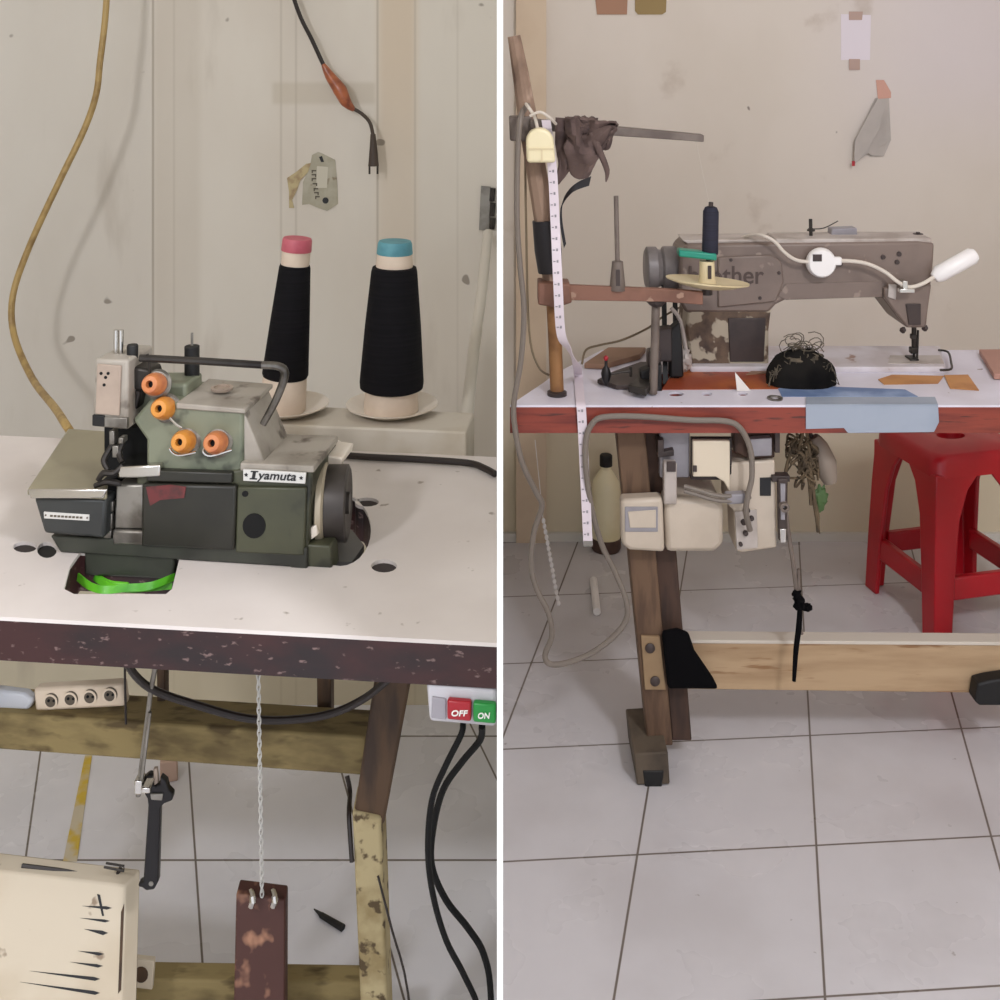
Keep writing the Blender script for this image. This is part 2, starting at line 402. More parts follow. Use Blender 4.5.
lg = MB().prism(FP(1.40), [(388, 590), (428, 590), (384, 826), (352, 826)], .06).build('leg', 'dark_wood', tab, bevel=.004)
MB().prism(FP(1.395), [(352, 812), (381, 818), (392, 1134), (366, 1134)], .055).build('leg', 'pale_wood', tab, bevel=.004)
MB().prism(FP(1.45), [(-75, 520), (-40, 520), (-40, 1099), (-75, 1099)], .06).build('leg', 'dark_wood', tab, bevel=.004)
MB().prism(FP(1.47), [(-80, 976), (372, 983), (372, 1016), (-80, 1010)], .03).build('foot_rail', 'mossy_wood', tab, bevel=.003)
MB().prism(FP(1.53), [(316, 532), (331, 532), (331, 733), (317, 727)], .03).build('batten_and_shade', 'dark_wood', tab, bevel=.002)
MB().prism(FP(1.35), [(144, 570), (165, 570), (163, 671), (146, 668)], .03).build('batten_and_shade', 'dark_wood', tab, bevel=.002)
MB().prism(FP(1.53), [(155, 530), (165, 530), (165, 719), (157, 719)], .02).build('batten_and_shade', 'dark_wood', tab, bevel=.002)  # shadow below the block put in as a dark strip, not a wooden part
br = MB().prism(FP(1.462), [(128, 958), (154, 961), (152, 990), (127, 987)], .008).build('bracket', 'treadle_white', tab, bevel=.001)
MB().prism(FP(1.461), circ(141, 975, 7, 8, 14), .004).build('bolt', 'dark_wood', br)

# ---- overlock machine
ML = VP(G(60, 553, TL), G(300, 568, TL))
mc = thing('overlock_sewing_machine', 'green overlock sewing machine with four orange tension knobs on white table', 'sewing machine', G(180, 556, TL)+V((0, .06, 0)))
def mp(pts, d, off, name, m, bevel=.002, parent=mc, label=None):
    o = MB().prism(ML, pts, d, off).build(name, m, parent, bevel=bevel)
    if label: o['label'] = label
    return o
mp([(50, 536), (307, 548), (307, 570), (292, 570), (290, 567), (60, 552.5)], .13, 0, 'base', 'grey_base', .003)
mp([(136, 476), (236, 470), (243, 468), (312, 470), (308, 558), (138, 547)], .10, .004, 'body', 'dark_green', .003)
mp([(150, 400), (243, 411), (243, 470), (240, 482), (146, 484), (146, 440), (132, 420)], .085, .006, 'upper_body', 'green_enamel', .004)
mp([(122, 384), (186, 384), (186, 430), (146, 430), (140, 424), (122, 424)], .05, .03, 'arm', 'green_enamel', .004)
top = mp([(176, 403), (245, 409), (245, 414), (176, 409)], .095, .003, 'top_cover', 'dusty_grey', .0015, label='dusty grey upper cover')
sh = mp([(240, 463), (314, 466), (314, 473), (240, 471)], .098, .001, 'shoulder_cover', 'dusty_grey', .0015, label='dusty grey shoulder cover')
# plastered slope between upper body and shoulder
a = [ML.at(243, 411, .01), ML.at(243, 466, .01), ML.at(266, 466, .01)]
MB().loft(a, [p+ML.n*.085 for p in a]).build('side_slope', 'dusty_grey', mc, bevel=.002)
# dust cap on the top cover
q = ML.at(222, 404, .05); q.z = ML.at(222, 404, .003).z+.001
MB().lathe(q, (0, 0, 1), [(.0, 0), (.012, 0), (.013, .003), (.009, .0035), (.009, .0015), (0, .0015)], 20).build('oil_cap', 'beige_plate', mc)
# needle head
nh = mp([(95, 359), (128, 360), (128, 430), (92, 427)], .065, -.004, 'needle_head', 'dusty_grey', .003)
fp = mp([(97, 364), (121, 366), (119, 416), (95, 414)], .003, -.0068, 'face_plate', 'beige_plate', .001, nh)
for x, y in ((101, 373.5), (108, 373.5), (105.5, 377.5), (104, 385)):
    MB().prism(ML, circ(x, y, 1.6, 1.6, 10), .001, -.0072).build('screw_hole', 'black_hole', fp)
mp([(92, 415), (104, 416), (104, 427), (92, 426)], .02, -.0065, 'head_block', 'black_rubber', .001, nh)
mp([(104, 417), (127, 418), (127, 429), (104, 427)], .02, -.0062, 'head_block', 'dull_metal', .001, nh)
for x in (116, 121):
    MB().tube([ML.at(x, 362, .02), ML.at(x, 330, .02)], .0028, 10).build('guide_pin', 'chrome', mc)
MB().lathe(ML.at(132.5, 362, .02), (0, 0, 1), [(0, 0), (.003, 0), (.003, .004), (.0062, .0045), (.0065, .018), (.0055, .020), (0, .020)], 18).build('screw_knob', 'black_rubber', mc)
mp([(127, 366), (150, 370), (154, 384), (140, 392), (128, 388)], .03, .012, 'lever_block', 'dark_metal', .003)
mp([(128, 388), (141, 391), (137, 410), (128, 410)], .03, .014, 'lever_block', 'dark_metal', .003)
# throat
mp([(104, 427), (143, 427), (148, 436), (148, 470), (104, 470)], .02, .04, 'throat', 'black_hole', .001)
mp([(117, 467), (160, 465), (160, 477), (118, 479)], .05, -.004, 'throat_plate', 'chrome', .002)
mp([(116, 485), (143, 485), (143, 529), (114, 529)], .05, .0, 'looper_plate', 'dull_metal', .002)
mp([(112, 530), (144, 531), (144, 546), (112, 545)], .05, -.002, 'looper_step', 'dull_metal', .003)
lo = mp([(142, 484), (236, 486), (234, 551), (141, 547)], .01, -.004, 'looper_cover', 'black_green', .003)
mp([(146, 487), (170, 485), (186, 487), (184, 498), (160, 500), (150, 506)], .0012, -.0048, 'worn_paint', 'red_paint', 0, lo, 'faded red paint patch')
mp([(146, 470), (232, 473), (232, 484), (146, 482)], .01, -.002, 'trim_bar', 'black_green', .002)
sc = mp([(237, 487), (306, 488), (304, 556), (235, 553)], .008, -.001, 'side_cover', 'dark_green', .002)
mp(circ(254, 526, 11.5, 12.5, 20), .001, -.0018, 'port', 'black_hole', 0, sc, 'round black hole')
mp(circ(245, 494, 3.2, 3, 12), .001, -.0018, 'port', 'black_hole', 0, sc)
np_ = mp([(243, 469.5), (306, 473), (305, 484), (243, 481)], .003, -.003, 'name_plate', 'plate_white', .0006)
class Tilt:
    """vertical plane ML with a small in-plane slope so lettering follows the tilted plate"""
    n = ML.n
    def __init__(s, sl, x0): s.sl = sl; s.x0 = x0
    def at(s, x, y, off=0): return ML.at(x, y+s.sl*(x-s.x0), off)
T = Tilt(.05, 250)
txt('yamuta', T, 257, 471.6, 296, 481.2, -.0032, 'lettering', 'ink', np_, shear=.25, bold=.012)
b = MB()
b.prism(ML, [(253, 471.2), (256, 471.2), (254.5, 479.2), (251.5, 479.2)], .0008, -.0038)
b.prism(ML, [(250.8, 471), (258.2, 471.3), (258, 472.4), (250.6, 472.1)], .0008, -.0038)
b.prism(ML, [(249.6, 478.3), (257, 478.6), (256.8, 479.7), (249.4, 479.4)], .0008, -.0038)
b.build('lettering', 'ink', np_, smooth=0)
def star(cx, cy, r): return [(cx+(r if k % 2 == 0 else r*.45)*math.sin(k*math.pi/5), cy-(r if k % 2 == 0 else r*.45)*math.cos(k*math.pi/5)) for k in range(10)]
b = MB(); b.prism(ML, star(246, 475, 2.2), .0008, -.0038); b.prism(ML, star(301, 478.2, 2.2), .0008, -.0038); b.build('star', 'ink', np_, smooth=0)
# tension knobs
ax = (-ML.n+V((0, 0, .28))).normalized()
for i, (x, y) in enumerate(((158, 384), (167, 408), (187, 441), (219, 442))):
    o = ML.at(x, y, .006 if i > 1 else .012)
    k = MB().lathe(o, ax, [(0, .004), (.0125, .004), (.0128, .010), (.0108, .020), (.0088, .0235), (.0042, .0238), (.0036, .016), (0, .016)], 24).build('tension_knob', 'orange_worn' if i in (0, 3) else 'orange_plastic', mc)
    MB().lathe(o, ax, [(0, -.004), (.0155, -.002), (.0165, .0015), (.014, .004), (0, .0042)], 24).build('tension_disc', 'dull_metal', k)
    MB().lathe(o+ax*.0165, ax, [(0, 0), (.0034, 0), (.0034, .001), (0, .001)], 12).build('knob_recess', 'black_hole', k)
for pts in (((170, 418, -.002), (176, 424, -.004), (182, 428, -.004)), ((176, 446, -.002), (170, 449, -.008), (178, 455, -.006), (196, 452, -.004)), ((206, 446, -.002), (203, 452, -.008), (211, 456, -.006), (232, 450, -.004))):
    MB().tube([ML.at(*q) for q in pts], .0014, 6, 4).build('thread_guide', 'chrome', mc)
# presser lever bar
MB().tube([ML.at(140, 358, .012), ML.at(200, 361, .014), ML.at(262, 365, .018)], .0042, 10).build('lever_bar', 'dark_metal', mc)
MB().tube([ML.at(262, 365, .018), ML.at(277, 366, .02), ML.at(284, 370, .022), ML.at(284, 379, .022), ML.at(276, 400, .022), ML.at(263, 424, .022)], [.0042, .0045, .0048, .0048, .0046, .004], 10, 4).build('lever_handle', 'steel_dark', mc)
MB().tube([ML.at(147, 354, .012), ML.at(149, 360, .012), ML.at(150, 376, .012)], .002, 6).build('lever_pin', 'dark_metal', mc)
# black post behind the top cover
q = ML.at(192, 378, .07)
MB().tube([q-V((0, 0, .01)), q+V((0, 0, .038))], .0088, 16).build('thread_post', 'black_rubber', mc, bevel=.001)
MB().tube([q, q+V((0, 0, .053))], .0016, 8).build('post_pin', 'dull_metal', mc)
# looper fingers in the throat
b = MB()
for pts in (((108, 470, 0), (104, 460, .004), (111, 447, .01), (118, 436, .015)), ((98, 480, -.006), (104, 473, -.006), (114, 473, -.006), (122, 465, 0)), ((122, 462, 0), (119, 452, .006), (124, 440, .01)), ((95, 486, -.008), (107, 482, -.008), (121, 484, -.008))):
    b.tube([ML.at(*q) for q in pts], [.003, .0038, .0034, .002], 8, 4)
b.build('looper', 'dark_metal', mc)
b = MB()
for x0, y0, x1, y1 in ((109, 431, 114, 445), (112, 446, 118, 458), (118, 438, 123, 444), (105, 502, 113, 512), (106, 514, 112, 530), (103, 531, 111, 541)):
    MB().rect(ML, x0, y0, x1, y1, .012, .002).build('looper_bracket', 'dull_metal', mc, bevel=.001)
mp([(102, 480), (116, 478), (116, 548), (102, 548)], .04, .012, 'looper_cavity', 'black_hole', .001)
# cloth plate cover on the left
cf = [(33, 497), (106, 499), (104, 539), (44, 534)]
fa = [ML.at(x, y, -.012) for x, y in cf]
MB().loft(fa, [p+ML.n*.10 for p in fa]).build('end_cover', 'cover_front', mc, bevel=.004)
zt = ML.at(27, 489, -.016).z
tf = [ML.at(27, 489, -.016), ML.at(107, 489, -.016)]; tf[1].z = zt
tb = [G(112, 431, zt), G(68, 428, zt)]
quad = [tf[0], tf[1], tb[0], tb[1]]
tc_ = MB().loft(quad, [p-V((0, 0, .008)) for p in quad]).build('cover_plate', 'olive_cover', mc, bevel=.0025)
mp([(27, 489.5), (107, 489.5), (103, 499), (30, 499)], .004, -.019, 'cover_lip', 'chrome', .0018, tc_)
lp = mp([(43.5, 512), (89, 515), (89, 521), (44, 518.5)], .002, -.0135, 'label_plate', 'plate_white', .0004)
b = MB()
for x, y in ((45.5, 515.3), (87, 518)): b.prism(ML, circ(x, y, .9, .9, 8), .0006, -.0142)
for k in range(9): b.rect(ML, 50+k*3.7, 515.0+k*.22, 52.6+k*3.7, 516.9+k*.22, .0006, -.0140)
b.build('plate_marks', 'socket_dark', lp, smooth=0)
# hand wheel and belt guard
wd = V((1, .02, 0)).normalized()
wc = ML.at(328, 503, .058)
whl = MB().lathe(wc-wd*.004, wd, [(0, 0), (.041, 0), (.042, .003), (.042, .026), (.038, .028), (.026, .024), (.012, .024), (.012, .029), (0, .029)], 40).build('hand_wheel', 'pulley', mc)
MB().lathe(wc-wd*.011, wd, [(0, 0), (.042, 0), (.046, .002), (.046, .008), (.043, .0105), (0, .0105)], 40).build('wheel_rim', 'pulley_rim', whl)
MB().lathe(wc-wd*.05, wd, [(0, 0), (.012, 0), (.012, .042), (0, .022)], 20).build('shaft', 'dark_metal', mc)
mp([(311, 462), (318, 449), (330, 456), (343, 458), (341, 466), (318, 470)], .05, .07, 'guard', 'saucer_plastic', .002)
mp([(310, 528), (316, 525), (318, 535), (311, 540)], .02, .01, 'guard_tab', 'saucer_plastic', .001)
mp([(84, 548), (174, 553), (174, 580), (84, 576)], .012, .003, 'oil_pan', 'grey_base', .003)
MB().slab(gp([(322, 540), (337, 524), (352, 530), (364, 545), (352, 562), (328, 562)], TL-.012), [], TL-.02, TL-.012).build('belt_shield', 'motor_grey_l', mc)
mp([(300, 544), (330, 546), (332, 573), (302, 571)], .03, .005, 'bed_corner', 'dark_green', .002)

# green strips in the cut-out below the machine
b = MB()
def strip(pts, wv, th=.0015):
    pts2, _ = spline([V(p) for p in pts], [0]*len(pts), 6); n = len(pts2)-1
    return lambda u, v: pts2[round(u*n)]+V(wv)*(v-.5)
for zz, pts, wv, lab in ((.730, ((78, 577), (90, 586), (105, 590), (126, 588), (150, 586), (174, 577)), (0, .004, .007), 'green'),
                         (.722, ((92, 574), (100, 581), (122, 589), (150, 588), (172, 586)), (0, .003, .006), 'pale')):
    pp = [G(x, y, zz) for x, y in pts]; f = strip(pp, wv); b.sheet(f, 24, 2, .002)
b.tube([G(98, 577, .722), G(110, 583, .722), G(128, 585, .722)], .003, 8, 4)
b.build('plastic_strip', 'lime_plastic', label='lime green plastic strip loop in the table cut-out under the machine', cat='plastic strip')

# thread cones on their dishes
def cone(bx, by, tx, ty, zb, prof, cap, labs, grp):
    """prof rows: (t, radius px) for the tube; rows for the thread"""
    b0 = G(bx, by, zb); s = F/b0.y; top = P(tx, ty, b0.y); axv = top-b0; Ht = axv.length; axn = axv.normalized()
    root = thing('thread_cone', labs[0], 'thread cone', b0, grp)
    tube, thr, cp = prof
    MB().lathe(b0, axn, [(0, .0005)]+[(r/s, t*Ht) for t, r in tube]+[(0, tube[-1][0]*Ht)], 36).build('paper_cone', 'cone_paper', root)
    MB().lathe(b0, axn, [(r/s, t*Ht) for t, r in thr], 36).build('thread', 'black_thread', root)
    MB().lathe(b0, axn, [(0, cp[0][0]*Ht)]+[(r/s, t*Ht) for t, r in cp]+[(0, cp[-1][0]*Ht)], 36).build('cap', cap, root)
zd = TL+.033
for (cx, cy, r, lab) in ((287, 412, .061, 'cream plastic dish under the thread cone with pink cap'), (392, 412, .067, 'cream plastic dish under the thread cone with teal cap')):
    o = G(cx, cy, zd)
    MB().lathe(o, (0, 0, 1), [(0, 0), (r*.55, 0), (r*.62, .001), (r, .012), (r*1.005, .0135), (r*.98, .0135), (r*.6, .004), (0, .004)], 44).build('dish', 'saucer_plastic', label=lab, cat='dish', group='dishes under the thread cones')
cone(282, 410.5, 297.5, 238, zd+.004, ([(0, 23), (.02, 23.5), (.2, 21.6), (.23, 18.5), (.84, 14), (.97, 14.4)], [(.20, 22), (.215, 23), (.5, 19.8), (.83, 15.6), (.845, 14.6)], [(.925, 14.9), (.93, 15.1), (.99, 14.7), (1, 13.8)]), 'pink_cap', ['large black thread cone with a pink cap, leaning left'], 'black thread cones')
cone(391, 410.5, 395, 241, zd+.004, ([(0, 27), (.02, 27.3), (.2, 25), (.95, 17.4)], [(.13, 28), (.14, 31.5), (.17, 32), (.5, 28), (.82, 23), (.845, 22), (.85, 18.5)], [(.925, 17.9), (.93, 18.1), (.985, 17.2), (1, 16)]), 'teal_cap', ['large black thread cone with a teal blue cap'], 'black thread cones')

# cables and bits on the wall
MB().tube([P(108, -60, 2.16), P(106, 8, 2.16), P(100, 62, 2.16), P(96, 95, 2.16), P(84, 130, 2.16), P(60, 180, 2.15), P(30, 245, 2.15), P(13, 295, 2.14), P(14, 335, 2.12), P(32, 378, 2.0), P(55, 408, 1.78), P(66, 425, 1.66), G(72, 434, TL+.004)], .006, 10, 5).build('hanging_cable', 'yellow_cable', label='ochre yellow cable hanging down the wall to the table', cat='cable')
pc = thing('power_cord', 'black cord with brown taped joint and two-pin plug hanging on wall', 'power cord', P(373, 170, 2.26))  # power cord with a taped joint, plug end hanging free
MB().tube([P(276, -60, 2.27), P(297, 8, 2.27), P(312, 40, 2.27), P(324, 66, 2.27)], .0042, 8, 5).build('cord', 'black_cable', pc)
MB().tube([P(323, 64, 2.27), P(330, 76, 2.27), P(340, 90, 2.265), P(346, 102, 2.265), P(354, 110, 2.27)], [.004, .010, .014, .011, .004], 12, 4).build('tape_wrap', 'brown_tape', pc)
MB().tube([P(352, 108, 2.27), P(362, 114, 2.27), P(370, 123, 2.27), P(373.5, 138, 2.265)], .0036, 8, 5).build('cord', 'plug_brown', pc)
pl = MB().tube([P(373, 134, 2.265), P(373.5, 150, 2.265), P(373.5, 166, 2.265)], [.005, .008, .0105], 12).build('plug', 'plug_brown', pc)
for dx in (-4, 4): MB().tube([P(373.5+dx, 165, 2.265), P(373.5+dx, 174, 2.265)], .002, 8).build('pin', 'dark_metal', pl)
wl = FP(WL)
ps = thing('paper_scrap', 'torn dirty grey paper scrap stuck to the wall above the thread cones', 'paper', P(313, 208, WL-.002))
MB().prism(wl, [(303, 182), (310, 166), (312, 155), (318, 152), (323, 154), (335, 160), (337, 182), (338, 204), (327, 211), (318, 208), (309, 204), (302, 205)], .0018, -.0018).build('sheet', 'scrap_paper', ps, smooth=0)
MB().prism(wl, [(287, 178), (296, 172), (306, 164), (311, 163), (308, 172), (300, 181), (297, 190), (292, 200), (294, 208), (289, 208), (289, 192)], .002, -.0022).build('torn_flap', 'paper_yellowed', ps, smooth=0)
b = MB()
for k, (x, y) in enumerate(((314, 171), (314, 175), (314, 179), (315, 184), (316, 189), (316.5, 193), (317.5, 197))):
    b.rect(wl, x-2.4, y-1, x+2.2, y+.4, .0006, -.0024); b.rect(wl, x-2.4+(k % 2)*3.4, y-1, x-1.2+(k % 2)*3.4, y+2.2, .0006, -.0024)
b.build('print_marks', 'socket_dark', ps, smooth=0)
b = MB(); b.prism(wl, circ(325.5, 200.5, 3.2, 3.2, 10), .0006, -.0025); b.prism(wl, [(319, 157), (322, 156), (324, 162), (321, 162)], .0006, -.0025); b.build('burn_hole', 'ink', ps, smooth=0)
MB().prism(wl, [(317, 166), (328, 167), (327, 188), (316, 188)], .0006, -.0023).build('pale_patch', 'paper_pale', ps, smooth=0)
hg = thing('hinge', 'grey metal hinge on the wall at the top of pale pipe', 'hinge', P(487, 231, WL-.01))
MB().prism(wl, [(481, 186), (491, 187), (489, 231), (479, 230)], .006, -.006).build('plate', 'dull_metal', hg, bevel=.0006)
for y0, y1 in ((188, 201), (203, 216), (218, 229)): MB().tube([P(493, y0, WL-.008), P(492, y1, WL-.008)], .0055, 10).build('knuckle', 'dark_metal', hg)
MB().tube([P(488, 233, 2.26), P(482, 290, 2.12), P(474, 350, 1.94), P(463.5, 447, 1.667)], .0098, 14).build('plastic_pipe', 'clear_plastic', label='pale plastic pipe leaning from table back up to the wall hinge', cat='pipe')
MB().tube([G(312, 452, TL+.006), G(360, 456.5, TL+.006), G(420, 459.5, TL+.006), G(468, 463, TL+.006), G(484, 468, TL+.006), G(495, 474, TL+.006)], .0045, 10, 5).build('table_cable', 'black_cable', label='dark cable lying along the back of the white table', cat='cable')

# power strip and neighbours under the table
CB = VP(G(-80, 708, .45), G(380, 738.5, .45))
st = thing('power_strip', 'cream power strip with four round sockets on the mossy crossbar', 'power strip', CB.at(78, 712, .02))
MB().prism(CB, [(33, 689), (122, 684), (125, 707), (35, 712)], .018, .012).build('housing', 'cream_plastic', st, bevel=.004)
for x, y in ((51, 701), (70.5, 699), (90, 697), (110, 695)):
    s1 = MB().lathe(CB.at(x, y, .0125), -CB.n, [(.0072, 0), (.0072, .0022), (.0098, .0022), (.0098, 0)], 20, closed=True).build('socket', 'cream_plastic', st)
    MB().prism(CB, circ(x, y, 7, 7.6, 18), .001, .0108).build('socket_well', 'socket_dark', s1)
    b = MB()
    for dx in (-2.6, 2.6): b.prism(CB, circ(x+dx, y, 1.3, 1.4, 8), .0008, .0098)
    b.build('pin_holes', 'black_hole', s1)
MB().prism(CB, [(-8, 690), (24, 694), (33, 701), (28, 711), (-8, 710)], .016, .012).build('plug_adapter', 'grey_white', label='white plug adapter at left end of the power strip', cat='plug', bevel=.004)
MB().tube([P(125, 645, 1.30), P(126, 662, 1.34), P(150, 688, 1.36), P(200, 706, 1.38), P(245, 718, 1.39), P(285, 720, 1.39), P(330, 714, 1.385), P(365, 698, 1.38), P(392, 676, 1.37)], .0046, 10, 6).build('drooping_cable', 'black_cable', label='thick dark cable drooping below the table above the crossbar', cat='cable')
MB().tube([P(124.5, 640, 1.42), P(125, 680, 1.42), P(126, 724, 1.42)], .0016, 6).build('black_wire', 'black_cable', label='thin black wire hanging beside right end of the power strip', cat='wire')
rd = thing('pull_rod', 'thin bent silver pull rod hanging from under the table', 'rod', P(146, 795, 1.375))
MB().tube([P(157, 640, 1.34), P(156, 662, 1.35), P(151, 690, 1.36), P(147, 722, 1.37), P(141, 770, 1.375), P(138, 796, 1.375)], .003, 8, 4).build('rod', 'dull_metal', rd)
MB().tube([P(150, 712, 1.365), P(146, 745, 1.365), P(141, 786, 1.37)], .0022, 8).build('rod', 'dull_metal', rd)
b = MB(); b.rect(FP(1.365), 134, 781, 142, 795, .016); b.rect(FP(1.36), 141, 788, 150, 794, .02); b.build('clamp', 'chrome', rd, bevel=.0015)
wr = thing('adjustable_wrench', 'black adjustable wrench hanging from the silver pull rod', 'wrench', P(152, 889, 1.385))
W = FP(1.38)
MB().prism(W, [(143, 779), (148, 775), (152, 776), (151, 784), (155, 787), (160, 784), (160, 777), (166, 782), (168, 790), (173, 795), (172, 801), (164, 804), (160, 808), (158, 882), (154, 890), (146, 891), (142, 888), (138, 887), (138, 884), (143, 882), (148, 806), (147, 799), (142, 790)], .011).build('body', 'tool_black', wr, bevel=.0025)
MB().prism(W, [(150, 794), (163, 794), (162, 801), (151, 800)], .003, -.002).build('adjusting_screw', 'dull_metal', wr, bevel=.0008)
MB().prism(W, circ(151, 884, 2.4, 2.4, 12), .001, -.001).build('hang_hole', 'dull_metal', wr)
MB().prism(W, [(153, 769), (157, 769), (158, 783), (154, 786)], .006, .002).build('bolt', 'beige_plate', wr, bevel=.001)

# chain and treadles
b = MB(); n = 44
c0, c1 = P(258, 655, 1.33), P(262, 896, 1.425)
for k in range(n):
    c = c0.lerp(c1, (k+.5)/n); L = (c1-c0).length/n*.66
    ring = [c+V((math.sin(a)*L*.34*(1 if k % 2 else .25), math.sin(a)*L*.34*(.25 if k % 2 else 1), math.cos(a)*L)) for a in [i*math.pi/5 for i in range(11)]]
    b.tube(ring, .0009, 5)
b.build('chain', 'plate_white', label='thin silver chain from table to the brown treadle board', cat='chain')
t0, t1, t2, t3 = P(236, 894, 1.425), P(285, 900, 1.425), P(284, 1170, 1.355), P(230, 1170, 1.355)
for q in (t2, t3): q.z = .003
tq = [t0, t1, t2, t3]
tr = thing('brown_treadle', 'narrow worn brown treadle board at end of the silver chain', 'treadle', (t2+t3)/2)
MB().loft(tq, [p+V((0, .022, .003)) for p in tq]).build('board', 'treadle_brown', tr, bevel=.002)
b = MB()
for x in (251, 273): b.tube([P(x, 892, 1.43), P(x+2, 899, 1.412), P(x, 906, 1.412)], .004, 8, 3)
b.build('staple', 'chrome', tr)
q0, q1 = P(-40, 866, 1.44), P(134, 886, 1.44); q2, q3 = P(115, 1216, 1.30), P(-40, 1216, 1.30)
for q in (q2, q3): q.z = .003
NRM = (q2-q0).cross(q3-q0).normalized()
if NRM.y > 0: NRM = -NRM
r = V(((125-500)/F, 1, -(886-HY)/F)); q1 = CAM+r*(NRM.dot(q0-CAM)/NRM.dot(r))
wt = thing('white_treadle', 'worn cream treadle panel with black saw cuts on the floor', 'treadle', (q2+q3)/2)
MB().loft([q0, q1, q2, q3], [p+V((.012, .024, .004)) for p in (q0, q1, q2, q3)]).build('panel', 'treadle_white', wt, bevel=.0025)
nrm = NRM
def onw(px, py, off=.0):
    r = V(((px-500)/F, 1, -(py-HY)/F)); return CAM+r*(nrm.dot(q0+nrm*off-CAM)/nrm.dot(r))
b = MB()
for x0, y0, x1, y1, h in ((82, 906, 112, 908, 3), (80, 918, 110, 921, 2.6), (84, 929, 108, 933, 4), (78, 951, 104, 954, 3), (70, 962, 103, 966, 3), (30, 971, 100, 979, 3.4), (20, 982, 100, 993, 3.4)):
    a = [onw(x0, y0, .0004), onw(x1-6, y1-h*.6, .0004), onw(x1, y1, .0004), onw(x1-5, y1+h*.55, .0004)]; b.loft(a, [p-nrm*.001 for p in a])
a = [onw(97, 894, .0006), onw(100, 895, .0006), onw(104, 916, .0006), (onw(102, 916, .0006))]; b.loft(a, [p-nrm*.001 for p in a])
b.build('saw_cuts', 'ink', wt, smooth=0)
a = [onw(121, 912, .0004), onw(124, 904, .0004), onw(121, 990, .0004), onw(118, 994, .0004)]
MB().loft(a, [p-nrm*.001 for p in a]).build('edge_band', 'dark_wood', wt, smooth=0)
MB().tube([P(22, 866, 1.446), P(70, 872, 1.446), P(114, 879, 1.446), P(121, 868, 1.45)], .003, 6).build('edge_wire', 'black_cable', wt)
MB().tube([P(104, 867, 1.43), P(124, 871, 1.43), P(124, 866, 1.43), P(106, 863, 1.43)], .0014, 6).build('wire_loop', 'dark_metal', wt)

# switch box
SB = VP(TF.p-TF.n*.002, TF.p+TF.d-TF.n*.002)
sw = thing('switch_box', 'grey switch box with red OFF and green ON buttons under the table edge', 'switch', SB.at(460, 727))
MB().prism(SB, [(426, 682.5), (496.2, 689), (496.2, 728), (429, 722)], .045, .004).build('housing', 'switch_grey', sw, bevel=.004)
MB().prism(SB, [(432, 697), (446, 699), (446, 720), (431, 718)], .003, .0022).build('panel', 'panel_grey', sw, bevel=.001)
r_ = MB().prism(SB, [(447, 700.5), (471, 702.5), (471, 722), (447, 720)], .008, -.004).build('off_button', 'button_red', sw, bevel=.002)
g_ = MB().prism(SB, [(473, 703), (495.6, 705), (495.6, 724.5), (473, 722.5)], .008, -.004).build('on_button', 'button_green', sw, bevel=.002)
txt('OFF', SB, 451.5, 710, 468, 716, -.0044, 'lettering', 'white_ink', r_, bold=.02, shear=.15)
txt('ON', SB, 478, 712.5, 490, 718.5, -.0044, 'lettering', 'white_ink', g_, bold=.02, shear=.15)
MB().tube([SB.at(463, 724, .02), P(461, 735, 1.12), P(446, 765, 1.12), P(432, 800, 1.13), P(428, 850, 1.14), P(433, 895, 1.15), P(446, 940, 1.16), P(464, 975, 1.17), P(480, 1015, 1.17), P(488, 1090, 1.16), P(490, 1160, 1.15)], .0031, 10, 5).build('switch_cable', 'black_flex', label='black cable from below the OFF button, the outer of two', cat='cable', group='switch cables')
MB().tube([SB.at(482, 726, .02), P(480, 740, 1.14), P(462, 762, 1.15), P(443, 790, 1.16), P(433, 830, 1.17), P(432, 866, 1.17), P(446, 900, 1.18), P(468, 928, 1.18), P(484, 955, 1.18), P(491, 1000, 1.18), P(491, 1120, 1.17)], .0034, 10, 5).build('switch_cable', 'black_flex', label='black cable from below the ON button, the inner of two', cat='cable', group='switch cables')
MB().tube([P(378, 876, 1.39), P(392, 930, 1.38), P(408, 993, 1.375), P(420, 1130, 1.37)], .0016, 6, 4).build('leg_wire', 'black_cable', label='thin dark wire running down beside the pale table leg', cat='wire')
MB().tube([P(347, 776, 1.46), P(350, 792, 1.45), P(349, 815, 1.41), P(352, 862, 1.39)], .003, 8, 4).build('tied_cord', 'black_cable', label='short dark cord tied on left side of the table leg', cat='cord')

# things on the left floor
a = gp([(85, 756), (92, 756), (77, 862), (63, 862)], 0)
MB().slab(a, [], .0004, .0016).build('floor_tape', 'yellow_tape', smooth=0, label='faded yellow tape strip stuck on the white floor tile', cat='tape')
pn = thing('craft_knife', 'small black pen lying on the floor tile right of the brown treadle', 'pen', G(330, 918, 0))
MB().tube([G(321, 915, .004), G(343, 928, .004)], [.0042, .0052], 10).build('barrel', 'black_rubber', pn)
MB().tube([G(314, 909, .003), G(322, 915.5, .004)], [.0008, .004], 10).build('tip', 'ink', pn)
pn.name = 'pen'
MB().prism(VP(G(160, 784, 0), G(178, 781, 0)), [(160, 763), (177, 761), (178, 781), (160, 784)], .04).build('wood_block', 'pink_wood', bevel=.002, label='small pinkish wood block on the floor behind the wrench', cat='wood block')
